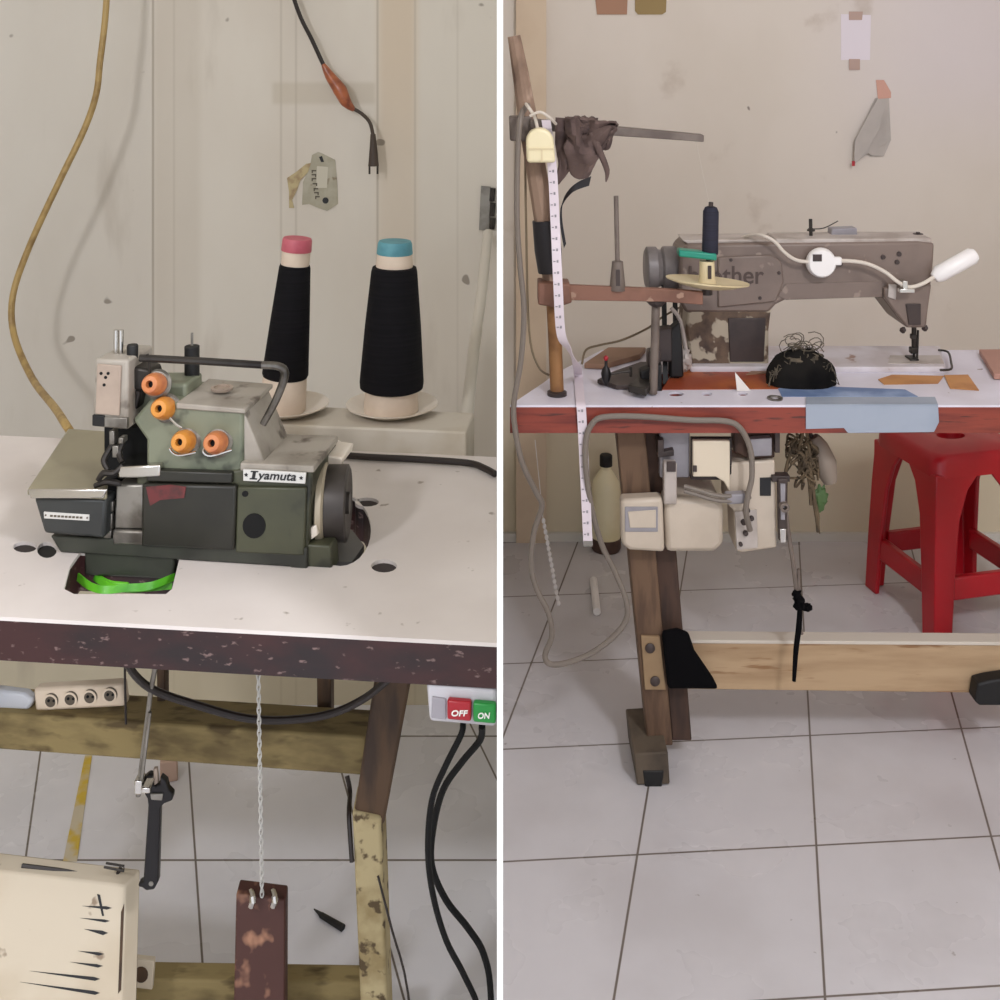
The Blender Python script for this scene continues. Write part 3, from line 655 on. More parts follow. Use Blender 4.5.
# ================================================================== RIGHT BAY
mat('laminate_right', (226, 222, 232), rough=.4, c2=(212, 206, 214), scale=5, c3=(150, 130, 122), scale3=34, lo3=.72, hi3=.76)
mat('red_edge', (138, 60, 44), rough=.5, c2=(112, 44, 34), scale=12, stretch=(.6, 1, 6), c3=(84, 40, 32), scale3=22, lo3=.6, hi3=.68, bump=.25)
mat('rust_board', (150, 66, 36), rough=.5, c2=(176, 96, 46), scale=10, c3=(98, 44, 30), scale3=20, lo3=.58, hi3=.68)
mat('offcut_wood', (150, 116, 92), rough=.6, c2=(128, 96, 76), scale=8)
mat('machine_brown', (124, 108, 98), rough=.38, c2=(108, 93, 84), scale=9, c3=(148, 132, 120), scale3=30, lo3=.64, hi3=.70)
mat('machine_peeled', (104, 84, 66), rough=.6, c2=(66, 50, 42), scale=30, c3=(172, 160, 140), scale3=24, lo3=.52, hi3=.56)
mat('machine_dark', (64, 52, 48), rough=.5, c2=(46, 38, 36), scale=14)
mat('machine_light', (186, 176, 168), rough=.4, c2=(160, 148, 138), scale=18)
mat('wheel_grey', (124, 118, 116), rough=.45, metal=.1, c2=(100, 94, 92), scale=20)
mat('bed_white', (214, 208, 212), rough=.4, c2=(196, 186, 186), scale=12, c3=(150, 116, 100), scale3=24, lo3=.66, hi3=.72)
mat('cushion_dark', (32, 30, 28), rough=1., spec=.1, c2=(18, 17, 17), scale=16, bump=.5)
mat('thread_grey', (104, 94, 78), rough=.9, c2=(70, 64, 54), scale=40)
mat('blue_tape', (158, 167, 180), rough=.4, c2=(144, 155, 170), scale=7)
mat('blue_paper', (104, 126, 164), rough=.5, c2=(156, 174, 204), scale=9)
mat('orange_card', (196, 140, 84), rough=.6, c2=(176, 120, 70), scale=14)
mat('white_paper', (236, 230, 222), rough=.6)
mat('rust_tube', (150, 108, 66), rough=.6, metal=.2, c2=(120, 82, 48), scale=22)
mat('rust_bar', (132, 92, 74), rough=.55, c2=(110, 74, 58), scale=16, c3=(160, 128, 108), scale3=30, lo3=.66, hi3=.7)
mat('old_post', (156, 130, 110), rough=.8, c2=(98, 76, 62), scale=20, stretch=(1, 1, .4), c3=(186, 160, 140), scale3=24, lo3=.6, hi3=.66, bump=.5)
mat('grey_bar', (116, 104, 95), rough=.5, c2=(92, 80, 72), scale=18)
mat('rag_cloth', (104, 86, 80), rough=.95, c2=(72, 58, 56), scale=16, c3=(128, 108, 100), scale3=12, lo3=.6, hi3=.7, bump=.5)
mat('black_tape', (28, 24, 28), rough=.45)
mat('navy_thread', (36, 36, 52), rough=.8, c2=(26, 26, 38), scale=100, stretch=(.05, .05, 3))
mat('teal_plastic', (30, 140, 116), rough=.4)
mat('cream_disc', (224, 208, 168), rough=.45, c2=(208, 190, 148), scale=10)
mat('cream_switch', (238, 226, 186), rough=.35)
mat('white_plastic', (240, 236, 232), rough=.35)
mat('white_cord', (214, 204, 190), rough=.5)
mat('tape_white', (226, 214, 220), rough=.5)
mat('grey_cable', (122, 112, 102), rough=.5)
mat('thin_wire', (128, 112, 88), rough=.5)
mat('motor_cream', (200, 186, 168), rough=.4, c2=(186, 172, 154), scale=8)
mat('motor_pale', (222, 208, 184), rough=.4)
mat('motor_grey', (150, 146, 150), rough=.45, c2=(130, 126, 130), scale=12)
mat('joint_wood', (152, 126, 94), rough=.7, c2=(132, 106, 78), scale=12)
mat('leg_brown', (108, 83, 62), rough=.7, c2=(84, 62, 46), scale=14, stretch=(4, 4, .6), bump=.3)
mat('leg_dark', (76, 54, 42), rough=.7, c2=(56, 40, 32), scale=14, stretch=(4, 4, .6))  # darker copy of the leg wood for its shaded side; also motor mount
mat('beam_wood', (182, 154, 120), rough=.7, c2=(164, 135, 102), scale=10, stretch=(.5, 2, 4), c3=(140, 104, 70), scale3=16, lo3=.64, hi3=.72, bump=.25)
mat('foot_wood', (92, 80, 66), rough=.8, c2=(68, 58, 48), scale=16)
mat('black_cloth', (12, 11, 13), rough=1., spec=.1)
mat('stool_red', (178, 18, 32), rough=.3, c2=(162, 13, 26), scale=6)
mat('bottle_plastic', (234, 224, 188), rough=.2, c2=(222, 210, 166), scale=9, spec=.6)
mat('sediment', (78, 56, 46), rough=.5)
mat('pad_grey', (146, 132, 118), rough=.6)
mat('leaf_green', (66, 92, 48), rough=.6)
mat('tangle_brown', (104, 88, 66), rough=.9, c2=(70, 58, 44), scale=40)
mat('beam_top_bright', (206, 196, 182), rough=.7)  # pale tone for the crossbeam's brighter top face
mat('note_paper', (226, 217, 222), rough=.7)
mat('note_tape', (180, 152, 138), rough=.4)
mat('grey_paper', (182, 174, 166), rough=.7, c2=(170, 162, 154), scale=10)
mat('pink_paper', (206, 158, 140), rough=.7)
mat('tan_tag', (162, 120, 92), rough=.6)
mat('olive_tag', (146, 122, 72), rough=.6)
mat('brand_ink', (74, 60, 54), rough=.6)
mat('pink_board', (176, 132, 116), rough=.6)

rt = thing('sewing_table', 'white topped sewing table with reddish edge and blue tape under the brown machine', 'table', (.55, 2.25, 0))
out = gp([(510, 405), (1042, 405), (1042, 350), (602, 350), (560, 371), (540, 385)], TR)
hol = [gp([(640, 391), (648, 372), (672, 372), (662, 391)], TR), gp(circ(676, 394, 8, 2.2, 14), TR), gp(circ(707, 394, 5.5, 1.6, 14), TR), gp(circ(743, 394, 5, 1.6, 14), TR)]
MB().slab(out, hol, TR-.004, TR).build('tabletop', 'laminate_right', rt, smooth=0)
MB().slab(out, hol, TR-.05, TR-.004).build('edge_board', 'red_edge', rt, smooth=0)['label'] = 'reddish brown layered edge of the tabletop'
TFR = FP(F*(H-TR)/(405-HY))
pl_ = MB().slab(gp([(662, 390), (672, 374), (700, 367), (770, 367), (806, 372), (800, 389)], TR), [], TR, TR+.001).build('bare_patch', 'rust_board', rt, smooth=0); pl_['label'] = 'bare rusty orange patch in the white top'
ring = MB().lathe(G(775, 399, TR), (0, 0, 1), [(.008, 0), (.008, .003), (.014, .003), (.014, 0)], 20, closed=True).build('ring_plate', 'dull_metal', rt)
MB().prism(FP(2.10), [(615.5, 424), (644.5, 424), (673, 746), (648, 746)], .045).build('leg', 'leg_brown', rt, bevel=.003)
MB().prism(FP(2.12), [(642, 421), (666, 421), (692, 741), (672, 741)], .05).build('leg_dark_side', 'leg_dark', rt, bevel=.003)  # dark side of the post: shade put into the colour of a second board
MB().prism(FP(2.05), [(634, 754), (668, 752), (670, 784.5), (637, 785.5)], .14).build('foot', 'foot_wood', rt, bevel=.003)
MB().prism(FP(2.06), [(643, 771), (664, 771), (662, 787), (645, 787)], .03, -.012).build('foot_pad', 'black_rubber', rt, bevel=.002)
MB().prism(FP(2.135), [(664, 642), (1050, 645), (1050, 694), (664, 689)], .03).build('crossbeam', 'beam_wood', rt, bevel=.002)
MB().prism(FP(2.133), [(690, 640), (1050, 642.5), (1050, 646), (690, 643.5)], .033).build('bright_top_face', 'beam_top_bright', rt, bevel=.001)  # beam's brighter top face put in as a pale strip, no separate lath
lp2 = MB().prism(FP(2.093), [(641, 636), (660, 637), (666, 690), (645, 690)], .006).build('joint_plate', 'joint_wood', rt, bevel=.001)
for x, y in ((650, 648), (655, 681)):
    MB().lathe(FP(2.092).at(x, y), (0, -1, 0), [(0, 0), (.009, 0), (.009, .002), (.006, .004), (0, .004)], 14).build('bolt', 'machine_dark', lp2)
MB().prism(FP(2.14), [(1030, 400), (1052, 400), (1052, 762), (1030, 762)], .05).build('leg', 'leg_brown', rt, bevel=.003)

# blue tape wrapped over the front edge
bt = thing('blue_tape_patch', 'pale blue tape patch wrapped over the front edge of right table', 'tape', TFR.at(872, 432))
MB().slab(gp([(806, 398), (935, 398), (938, 405.6), (806, 405.6)], TR), [], TR+.0003, TR+.0022).build('top_flap', 'blue_tape', bt, smooth=0)
MB().prism(TFR, [(806, 404.2), (938, 404.2), (939, 422), (934, 432), (848, 433), (844, 428), (806, 429)], .0016, -.0024).build('front_flap', 'blue_tape', bt, smooth=0)
MB().slab(gp([(778, 389), (800, 386), (905, 390), (918, 397), (782, 397)], TR), [], TR+.0003, TR+.0013).build('blue_paper', 'blue_paper', smooth=0, label='blue paper strip on the table in front of the dark pincushion', cat='paper')
MB().slab(gp([(944, 376), (968, 375.5), (979, 391), (950, 389)], TR), [], TR+.0005, TR+.002).build('card_piece', 'orange_card', smooth=0, label='square orange card piece on the white table right of needle', cat='card', group='orange card pieces')
MB().slab(gp([(878, 380), (892, 375.4), (944, 376.5), (938, 384), (884, 385)], TR), [], TR+.0005, TR+.0015).build('card_piece', 'orange_card', smooth=0, label='long torn orange card piece just below the needle foot', cat='card', group='orange card pieces')
MB().slab(gp([(746, 376), (756, 369), (790, 367), (784, 373)], TR), [], TR+.0012, TR+.003).build('card_piece', 'offcut_wood', smooth=0, label='small brown card scrap on the bare patch beside the pincushion', cat='card')
a = [G(737, 391, TR+.001), G(751, 391, TR+.001), P(735, 372, 2.12)]
MB().loft(a, [p+V((0, .0012, 0)) for p in a]).build('paper_wedge', 'white_paper', smooth=0, label='small white pointed paper standing on the table by the machine column', cat='paper')
MB().slab(gp([(584, 363), (608, 347), (646, 347), (640, 354), (604, 364)], TR+.012), [], TR+.001, TR+.012).build('wood_offcut', 'offcut_wood', smooth=0, label='flat brown wood offcut at the back left of right table', cat='wood piece', bevel=.002)
MB().slab(gp([(979, 349), (1042, 349), (1042, 374), (994, 374)], TR+.012), [], TR+.001, TR+.012).build('table_leaf', 'pink_board', smooth=0, label='pinkish board lying at the far right end of right table', cat='board', bevel=.002)

# ---- lockstitch machine
MR = FP(2.27)
sm = thing('lockstitch_sewing_machine', 'brown lockstitch sewing machine with worn column on right table', 'sewing machine', (.52, 2.32, TR))
def rp(pts, d, off, name, m, bevel=.002, parent=sm, label=None, vp=MR):
    o = MB().prism(vp, pts, d, off).build(name, m, parent, bevel=bevel)
    if label: o['label'] = label
    return o
rp([(680, 252), (688, 244), (775, 243), (918, 241), (935, 243), (934, 262), (927, 327), (905, 327), (882, 297), (786, 300), (776, 305), (769, 313), (686, 313), (680, 303)], .105, 0, 'arm', 'machine_brown', .006)
rp([(688, 304), (772, 304), (769, 330), (769, 371), (692, 371), (686, 330)], .10, .002, 'column', 'machine_peeled', .005, label='column with peeling paint')
rp([(728, 318), (766, 318), (764, 362), (730, 362)], .004, -.001, 'column_cover', 'machine_dark', .002)
ap = rp([(718, 257), (772, 255), (782, 262), (784, 282), (776, 302), (718, 308)], .006, -.005, 'side_plate', 'machine_brown', .003)
for x, y in ((731, 260), (779, 273), (760, 298)):
    MB().lathe(MR.at(x, y, -.005), (0, -1, 0), [(0, 0), (.0035, 0), (.003, .002), (0, .002)], 12).build('screw', 'machine_dark', ap)
txt('brother', MR, 689, 266, 764, 284, -.0052, 'lettering', 'brand_ink', ap, bold=.012)
rp([(682, 240), (758, 239), (776, 242), (690, 246)], .07, .012, 'top_sheet', 'machine_light', .003)
rp([(776, 239), (932, 238), (932, 244), (776, 245)], .08, .004, 'arm_lid', 'machine_light', .003)
rp([(778, 296), (786, 284), (882, 281), (882, 297), (786, 300)], .004, -.002, 'arm_rib', 'machine_brown', .001)
hd = rp([(884, 288), (932, 284), (926, 328), (907, 328), (885, 298)], .03, -.012, 'head', 'machine_brown', .004)
rp([(889, 284), (897, 285), (896, 300), (888, 297)], .004, -.016, 'head_plate', 'machine_light', .001, hd)
rp([(906, 304), (921, 304), (921, 325), (909, 325)], .004, -.0155, 'head_plate', 'machine_dark', .001, hd)
for x, y in ((903, 330), (925, 328)): MB().blob(MR.at(x, y, .0), (.006, .006, .006)).build('screw', 'machine_dark', hd)
nb = MB().tube([MR.at(914, 322, .03), MR.at(914, 348, .03), MR.at(914, 352, .03), MR.at(914, 362, .03)], [.0048, .0048, .003, .002], 12).build('needle_bar', 'dark_metal', sm)
b = MB(); b.rect(MR, 912, 335, 917, 340, .014, .024); b.rect(MR, 911, 348, 918, 354, .014, .022); b.build('needle_clamp', 'dark_metal', sm, bevel=.0015)
b = MB(); b.add([], []); b.rect(MR, 910, 359, 919, 365, .03, .016); b.tube([MR.at(918, 330, .04), MR.at(917, 360, .035)], .0025, 8); b.build('presser_foot', 'dark_metal', sm, bevel=.001)
# bed
bedq = gp([(690, 372.5), (946, 372.5), (940, 351), (696, 351)], TR)
MB().slab(bedq, [], TR, TR+.011).build('bed', 'bed_white', sm, bevel=.004, smooth=0)
MB().slab(gp([(888, 364), (944, 364), (940, 356), (890, 356)], TR+.011), [], TR+.011, TR+.0125).build('needle_plate', 'machine_light', sm, smooth=0)
MB().tube([G(938, 350, TR+.014), G(948, 352, TR+.014), G(951, 362, TR+.014), G(951, 369, TR+.014), G(940, 370, TR+.014)], .0022, 8, 4).build('bed_guide', 'dark_metal', sm)
# hand wheel
wc = P(645, 268, 2.33)
MB().lathe(wc, (1, 0, 0), [(0, 0), (.036, 0), (.043, .004), (.043, .022), (.038, .026), (.036, .032), (.043, .036), (.044, .040), (.044, .062), (.040, .068), (0, .068)], 36).build('hand_wheel', 'wheel_grey', sm)
MB().lathe(wc+V((.06, 0, 0)), (1, 0, 0), [(0, 0), (.018, 0), (.018, .03), (0, .03)], 18).build('wheel_shaft', 'machine_dark', sm)
# top fittings
MB().tube([MR.at(811, 240, .04), MR.at(810.5, 219, .04)], .0036, 10).build('tension_post', 'dark_metal', sm)
b = MB(); b.lathe(MR.at(811, 231, .04), (0, 0, 1), [(0, 0), (.008, 0), (.008, .003), (.004, .006), (0, .006)], 14); b.tube([MR.at(812, 229, .04), MR.at(824, 228, .04), MR.at(838, 221, .04)], .0012, 6, 3); b.build('tension_spring', 'dark_metal', sm)
rp([(832, 229), (857, 228), (858, 239), (831, 239)], .03, .05, 'top_block', 'motor_grey', .002)
MB().lathe(MR.at(918, 239, .05), (0, 0, 1), [(0, 0), (.010, 0), (.010, .011), (.004, .011), (.004, .014), (0, .014)], 16).build('pressure_screw', 'machine_dark', sm)
MB().lathe(MR.at(749, 239, .05), (0, 0, 1), [(0, 0), (.008, 0), (.006, .008), (0, .008)], 14).build('oil_plug', 'machine_dark', sm)
for x, y in ((899, 254), (897, 262), (840, 264), (883, 257)): MB().lathe(MR.at(x, y, 0), (0, -1, 0), [(0, 0), (.005, 0), (.0045, .003), (0, .003)], 12).build('screw', 'machine_dark', sm)
# belt and guard
b = MB()
for x0, x1 in ((661, 664), (672, 676)):
    b.loft([P(x0, 268, 2.33), P(x0+5, 268, 2.33), P(x0+7, 384, 2.20), P(x0+2, 384, 2.20)], [P(x0, 268, 2.335), P(x0+5, 268, 2.335), P(x0+7, 384, 2.205), P(x0+2, 384, 2.205)])
b.build('belt', 'black_rubber', sm)
rp([(655, 330), (672, 328), (673, 362), (655, 362)], .03, -.07, 'belt_guard', 'machine_dark', .003)
MB().tube([P(671, 308, 2.25), P(680, 320, 2.25), P(686, 350, 2.25), P(687, 360, 2.25)], .004, 8, 4).build('lever', 'machine_light', sm)
MB().blob(P(684, 360, 2.25), (.014, .014, .02), .3, 30).build('lever_knob', 'machine_light', sm)
MB().prism(FP(2.2), [(670, 330), (680, 322), (683, 350), (684, 378), (670, 378)], .03).build('belt_guard', 'black_rubber', sm, bevel=.004)

# bobbin winder
bw = thing('bobbin_winder', 'black bobbin winder with upright spindle on left end of right table', 'bobbin winder', G(618, 388, TR))
MB().slab(gp([(597, 384), (612, 376), (640, 366), (660, 366), (652, 386), (640, 390), (616, 390)], TR), [], TR+.0005, TR+.009).build('base', 'machine_dark', bw, bevel=.002)
MB().slab(gp([(628, 386), (650, 368), (662, 368), (646, 390)], TR+.02), [], TR+.008, TR+.022).build('arm', 'dark_metal', bw, bevel=.002)
q = G(606, 385, TR+.008)
MB().lathe(q, (0, 0, 1), [(0, 0), (.003, 0), (.008, .012), (.0095, .022), (.007, .030), (.003, .036), (.003, .050), (0, .050)], 18).build('spindle', 'tool_black', bw)
MB().blob(q+V((0, 0, .05)), (.0045, .0045, .005)).build('spindle_tip', 'button_red', bw)
MB().tube([q+V((.006, 0, .02)), q+V((.028, 0, .024)), q+V((.046, 0, .026))], .0022, 8).build('latch', 'dark_metal', bw)
MB().tube([q+V((.046, 0, .016)), q+V((.046, 0, .034))], .0026, 8).build('latch_pin', 'dark_metal', bw)
MB().prism(FP(2.13), [(640, 372), (662, 364), (662, 391), (644, 393)], .03).build('guard', 'black_rubber', bw, bevel=.003)
MB().prism(FP(2.14), [(648, 352), (661, 350), (661, 366), (648, 368)], .03).build('guard', 'machine_dark', bw, bevel=.003)

# pincushion
pk = thing('pincushion', 'dark domed pincushion topped with tangled grey thread on right table', 'pincushion', G(802, 387, TR))
q = G(801, 384, TR)
def dome(u, v):
    a = 2*math.pi*u; r = math.sin(v*math.pi/2+.001)
    k = 1+.10*noise.noise(V((math.cos(a)*2, math.sin(a)*2, v*3)))
    return q+V((math.cos(a)*.064*r*k, math.sin(a)*.038*r*k, .062*math.cos(v*math.pi/2)**.8*k+.0015))
MB().sheet(dome, 28, 10, .003).build('cushion', 'cushion_dark', pk)
MB().blob(q+V((.0, 0, .046)), (.040, .026, .013), .3, 30, seed=3).build('thread_pad', 'thread_grey', pk)
b = MB(); rr = random.Random(3)
for k in range(26):
    a = rr.uniform(0, 6.28); c = q+V((.004+rr.uniform(-.026, .026), rr.uniform(-.012, .012), .064+rr.uniform(-.010, .018)))
    r1 = rr.uniform(.008, .020); t2 = rr.uniform(.5, 1.5)
    b.tube([c+V((math.cos(x+a)*r1, math.sin(x*1.3)*r1*.5, math.sin(x+a)*r1*t2*.7)) for x in [i*.6 for i in range(9)]], .0009, 5)
for k in range(30):
    a = rr.uniform(0, 3.14); c = q+V((math.cos(a)*.05, -.02, .046*math.sin(a)+.006))
    b.tube([c, c+V((math.cos(a)*rr.uniform(.004, .016), -.006, rr.uniform(-.008, .016))), c+V((math.cos(a)*rr.uniform(.01, .022), -.004, rr.uniform(-.02, .01)))], .0008, 5, 3)
b.build('thread_loops', 'thread_grey', pk)

# ---- thread stand with post, bars, pins
ts = thing('thread_stand', 'rusty thread stand post with two crossbars on left end of right table', 'thread stand', G(557, 395, TR))
yb = G(557, 395, TR).y
MB().lathe(G(557, 395, TR), (0, 0, 1), [(0, 0), (.018, 0), (.018, .006), (.012, .009), (0, .009)], 20).build('flange', 'machine_dark', ts)
MB().tube([G(557, 395, TR)+V((0, 0, .006)), P(555, 340, yb), P(552, 285, yb)], .0125, 14).build('tube', 'rust_tube', ts)
MB().tube([P(552, 290, yb), P(546, 235, yb), P(538, 180, yb), P(528, 120, yb), P(520, 70, yb), P(514, 36, yb)], [.0145, .0175, .019, .018, .015, .012], 10).build('post', 'old_post', ts)
MB().tube([P(550, 272, yb), P(548, 250, yb), P(545, 220, yb)], [.022, .025, .0235], 14).build('tape_wrap', 'black_tape', ts)
MB().prism(FP(yb-.02), [(509, 117), (532, 116), (532, 142), (510, 141)], .045).build('bracket', 'grey_bar', ts, bevel=.003)
a = [P(530, 119, yb-.03), P(704, 135, yb-.03), P(704, 142, yb-.03), P(530, 130, yb-.03)]
MB().loft(a, [p+V((0, .03, 0)) for p in a]).build('upper_bar', 'grey_bar', ts, bevel=.0015)
a = [P(540, 284, yb-.03), P(664, 289, yb-.03), P(703, 292, yb-.03), P(703, 305, yb-.03), P(664, 302, yb-.03), P(540, 300, yb-.03)]
MB().loft(a, [p+V((0, .012, 0)) for p in a]).build('lower_bar', 'rust_bar', ts, bevel=.0015)
MB().prism(FP(yb-.034), [(538, 283), (570, 284), (572, 303), (556, 308), (538, 305)], .05).build('clamp', 'rust_bar', ts, bevel=.003)
MB().tube([P(656, 296, yb), P(655, 340, yb), P(653, 393.5, yb)], .0078, 12).build('strut', 'grey_bar', ts)
MB().blob(P(657, 300, yb-.01), (.018, .014, .012)).build('strut_nut', 'machine_dark', ts)
MB().lathe(P(617.5, 290, yb-.022), (0, 0, 1), [(0, 0), (.015, 0), (.014, .012), (.010, .052), (0, .052)], 18).build('cone_holder', 'grey_bar', ts)
MB().prism(FP(yb-.036), [(616, 270), (620, 270), (620, 286), (616, 286)], .004).build('holder_slot', 'machine_dark', ts)
MB().tube([P(617.5, 262, yb-.022), P(616, 196, yb-.022)], .0045, 10).build('pin', 'grey_bar', ts)
yd = 2.12
q = P(707, 288, yd)
dk = MB().lathe(q, (.08, .085, 1), [(0, 0), (.03, 0), (.05, .004), (.076, .012), (.0765, .0145), (.04, .010), (0, .010)], 40).build('disc', 'cream_disc', ts)
MB().lathe(q+V((0, 0, .008)), (0, 0, 1), [(0, 0), (.017, 0), (.0145, .012), (.0135, .042), (0, .042)], 22).build('cone_holder', 'cream_disc', ts)
MB().prism(FP(yd-.0165), [(708, 266), (711.5, 266), (711.5, 279), (708, 279)], .003).build('holder_slot', 'machine_dark', ts)
MB().tube([q, P(711, 202, yd)], .0045, 10).build('pin', 'machine_dark', ts)
MB().lathe(P(707, 288, yd), (0, 0, -1), [(0, 0), (.01, 0), (.01, .012), (0, .012)], 14).build('disc_nut', 'machine_dark', ts)
b = P(710, 254, yd)
sp = thing('thread_spool', 'tall navy thread spool standing on the teal clip above cream disc', 'thread spool', b)
MB().lathe(b, P(711, 206, yd)-b, [(0, 0), (.0145, 0), (.015, .002), (.0145, .078), (.011, .086), (.006, .088), (0, .088)], 24).build('thread', 'navy_thread', sp)
MB().lathe(b, (0, 0, -1), [(0, -.0005), (.012, -.0005), (.012, .004), (0, .004)], 20).build('base', 'ink', sp)
a = [P(679, 250, yd-.012), P(717, 254, yd-.018), P(717, 261, yd-.018), P(679, 257, yd-.012)]
MB().loft(a, [p+V((0, .03, 0)) for p in a]).build('teal_clip', 'teal_plastic', bevel=.003, label='teal plastic clip under the navy thread spool', cat='clip')
b = MB(); b.tube([P(696, 141, yb-.02), P(702, 170, 2.11), P(709, 203, 2.12)], .0006, 5); b.build('thread_line', 'white_cord', label='fine thread running from end of upper bar to navy spool', cat='thread')

# rag on the upper bar
rg = thing('rag', 'dirty brown rag draped over upper bar of the thread stand', 'rag', P(580, 190, yb-.03))
def ragf(lo, x0, x1, dy, sd):
    def f(u, v):
        x = x0+(x1-x0)*u; L = lo(u)
        wob = noise.noise(V((u*3+sd, v*2.2, sd)))
        return P(x+14*v*wob+6*v*(u-.3), 118+4*u+L*v, yb-.036+dy+.035*noise.noise(V((u*4, v*3, sd+5))))
    return f
MB().sheet(ragf(lambda u: 66-55*u+8*math.sin(u*9), 556, 612, 0, 1.3), 24, 16, .004).build('cloth', 'rag_cloth', rg)
MB().sheet(ragf(lambda u: 34+26*math.sin(u*5), 566, 616, -.02, 4.1), 20, 12, .004).build('cloth', 'rag_cloth', rg)
b = MB()
for x, y, r in ((573, 122, .012), (588, 124, .017), (598, 128, .012), (582, 128, .016)): b.blob(P(x, y, yb-.04), (r*1.3, r, r*.8), .35, 26, seed=x)
b.build('knot', 'rag_cloth', rg)
b = MB(); b.tube([P(592, 132, yb-.06), P(600, 152, yb-.06), P(607, 170, yb-.06), P(606, 182, yb-.06)], [.007, .006, .005, .001], 8, 4); b.build('loose_strip', 'rag_cloth', rg)
pp = [P(590, 181, yb-.03), P(574, 188, yb-.035), P(563, 202, yb-.02), P(561, 220, yb-.018), P(565, 246, yb-.018)]
pq, _ = spline(pp, [0]*5, 5)
MB().sheet(lambda u, v: pq[min(len(pq)-1, round(u*(len(pq)-1)))]+V((.004*(v-.5), .0, .017*(v-.5)*(1-.5*u))), 20, 2, .002).build('ribbon_strip', 'black_tape', label='short black ribbon strip hanging below the brown rag', cat='ribbon')

# plug socket hanging on the post
ks = thing('cord_plug', 'cream plug hanging by white cord from top of post', 'plug', P(540, 163, 2.05))
pts = [(527, 163), (526, 142)]+[(540+14*math.cos(a), 142+14*math.sin(a)*-1) for a in [math.pi-k*math.pi/10 for k in range(1, 10)]]+[(554, 142), (556, 163)]
MB().prism(FP(2.035), pts, .03).build('body', 'cream_switch', ks, bevel=.006, seg=3)
MB().prism(FP(2.035), [(529, 148), (553, 148), (553.5, 150), (529, 150)], .003, -.0015).build('seam', 'cream_disc', ks)
MB().prism(FP(2.035), [(541, 150), (542.6, 150), (542.6, 162), (541, 162)], .003, -.0012).build('seam', 'cream_disc', ks)
MB().tube([P(538, 132, 2.05), P(535, 118, 2.045), P(529, 108, 2.04), P(526, 104, 2.06)], .003, 8, 4).build('cord', 'white_cord', ks)
MB().tube([P(530, 116, 2.03), P(540, 112, 2.025), P(550, 118, 2.03), P(556, 124, 2.05)], .0026, 8, 4).build('cord', 'white_cord', ks)

# tape measure
tm = thing('tape_measure', 'white measuring tape hanging from the post over table front edge', 'tape measure', P(588, 545, 2.04))
tp = [P(546, 120, 2.072), P(552, 165, 2.068), P(555, 220, 2.06), P(558, 285, 2.035), P(561, 333, 2.05), P(569, 350, 2.08), P(577, 366, 2.11), G(578, 374, TR+.01), G(579, 384, TR+.004), G(580, 397, TR+.003), TFR.at(581, 405.5, -.004), TFR.at(582, 420, -.006), TFR.at(585, 480, -.006), TFR.at(588, 545, -.006)]
tq, _ = spline(tp, [0]*len(tp), 8); nT = len(tq)-1
def tapef(u, v):
    i = min(nT, round(u*nT)); k = i/nT*13
    ang = 1.2*math.exp(-((k-5.3)/.7)**2)
    return tq[i]+V((math.cos(ang), -math.sin(ang), 0))*.0165*(v-.5)
MB().sheet(tapef, nT, 2, .0009).build('band', 'tape_white', tm)
def tape_marks(i0, i1):
    b = MB(); d = 0
    for i in range(i0, i1):
        a, c = tq[i], tq[i+1]; L = (c-a).length; t = (c-a)/L
        while d < L:
            p = a+t*d; vp = FP(p.y-.0016); x = 500+F*p.x/p.y; y = HY+F*(H-p.z)/p.y
            b.rect(vp, x-3.6, y-.5, x-1.4, y+.5, .0007); b.rect(vp, x-.2, y-1.5, x+1.6, y+1.1, .0007); d += .02
        d -= L
    b.build('markings', 'motor_grey', tm, smooth=0)
k_ = max(i for i, p in enumerate(tq) if HY+F*(H-p.z)/p.y < 332)
tape_marks(9, k_)
k_ = min(i for i, p in enumerate(tq) if p.z < TR-.008)
tape_marks(k_, len(tq)-1)
MB().prism(FP(TFR.p.y-.007), [(583.5, 541), (592.5, 541), (592.5, 546.5), (583.5, 546.5)], .002).build('end_clip', 'dull_metal', tm)

# cables of the right bay
yc = TFR.p.y-.012
MB().tube([P(529, 104, 2.10), P(521, 116, 2.05), P(518, 150, 2.045), P(517, 215, 2.045), P(520, 265, 2.045), P(524, 310, 2.045), P(521, 360, 2.04), P(514, 402, yc), P(515, 428, yc), P(522, 462, yc), P(536, 492, 2.06), P(542, 506, 2.07), P(534, 532, 2.08), P(531, 565, 2.08), P(537, 590, 2.08), P(548, 612, 2.08), P(552, 635, 2.08), P(545, 655, 2.08), P(550, 664, 2.08), P(566, 663, 2.08), P(590, 654, 2.08), P(612, 638, 2.08), P(626, 620, 2.08), P(626, 600, 2.08), P(614, 570, 2.08), P(602, 545, 2.07), P(592, 510, 2.05), P(586, 470, yc), P(586, 440, yc), P(592, 424, yc), P(604, 417, yc), P(640, 416.5, yc), P(690, 420, yc), P(725, 421, yc), P(740, 428, yc), P(750, 448, 2.04), P(752, 475, 2.04), P(748, 495, 2.04), P(746, 512, 2.045), P(750, 530, 2.06)], .0052, 10, 5).build('looping_cable', 'grey_cable', label='long grey cable looping from the post down past the floor and back', cat='cable')
MB().tube([P(525, 140, 2.12), P(526, 220, 2.12), P(529, 330, 2.12), P(538, 366, 2.13), P(549, 375, 2.14)], .0022, 6, 5).build('post_wire', 'thin_wire', label='thin brown wire hanging left of the rusty post', cat='wire')
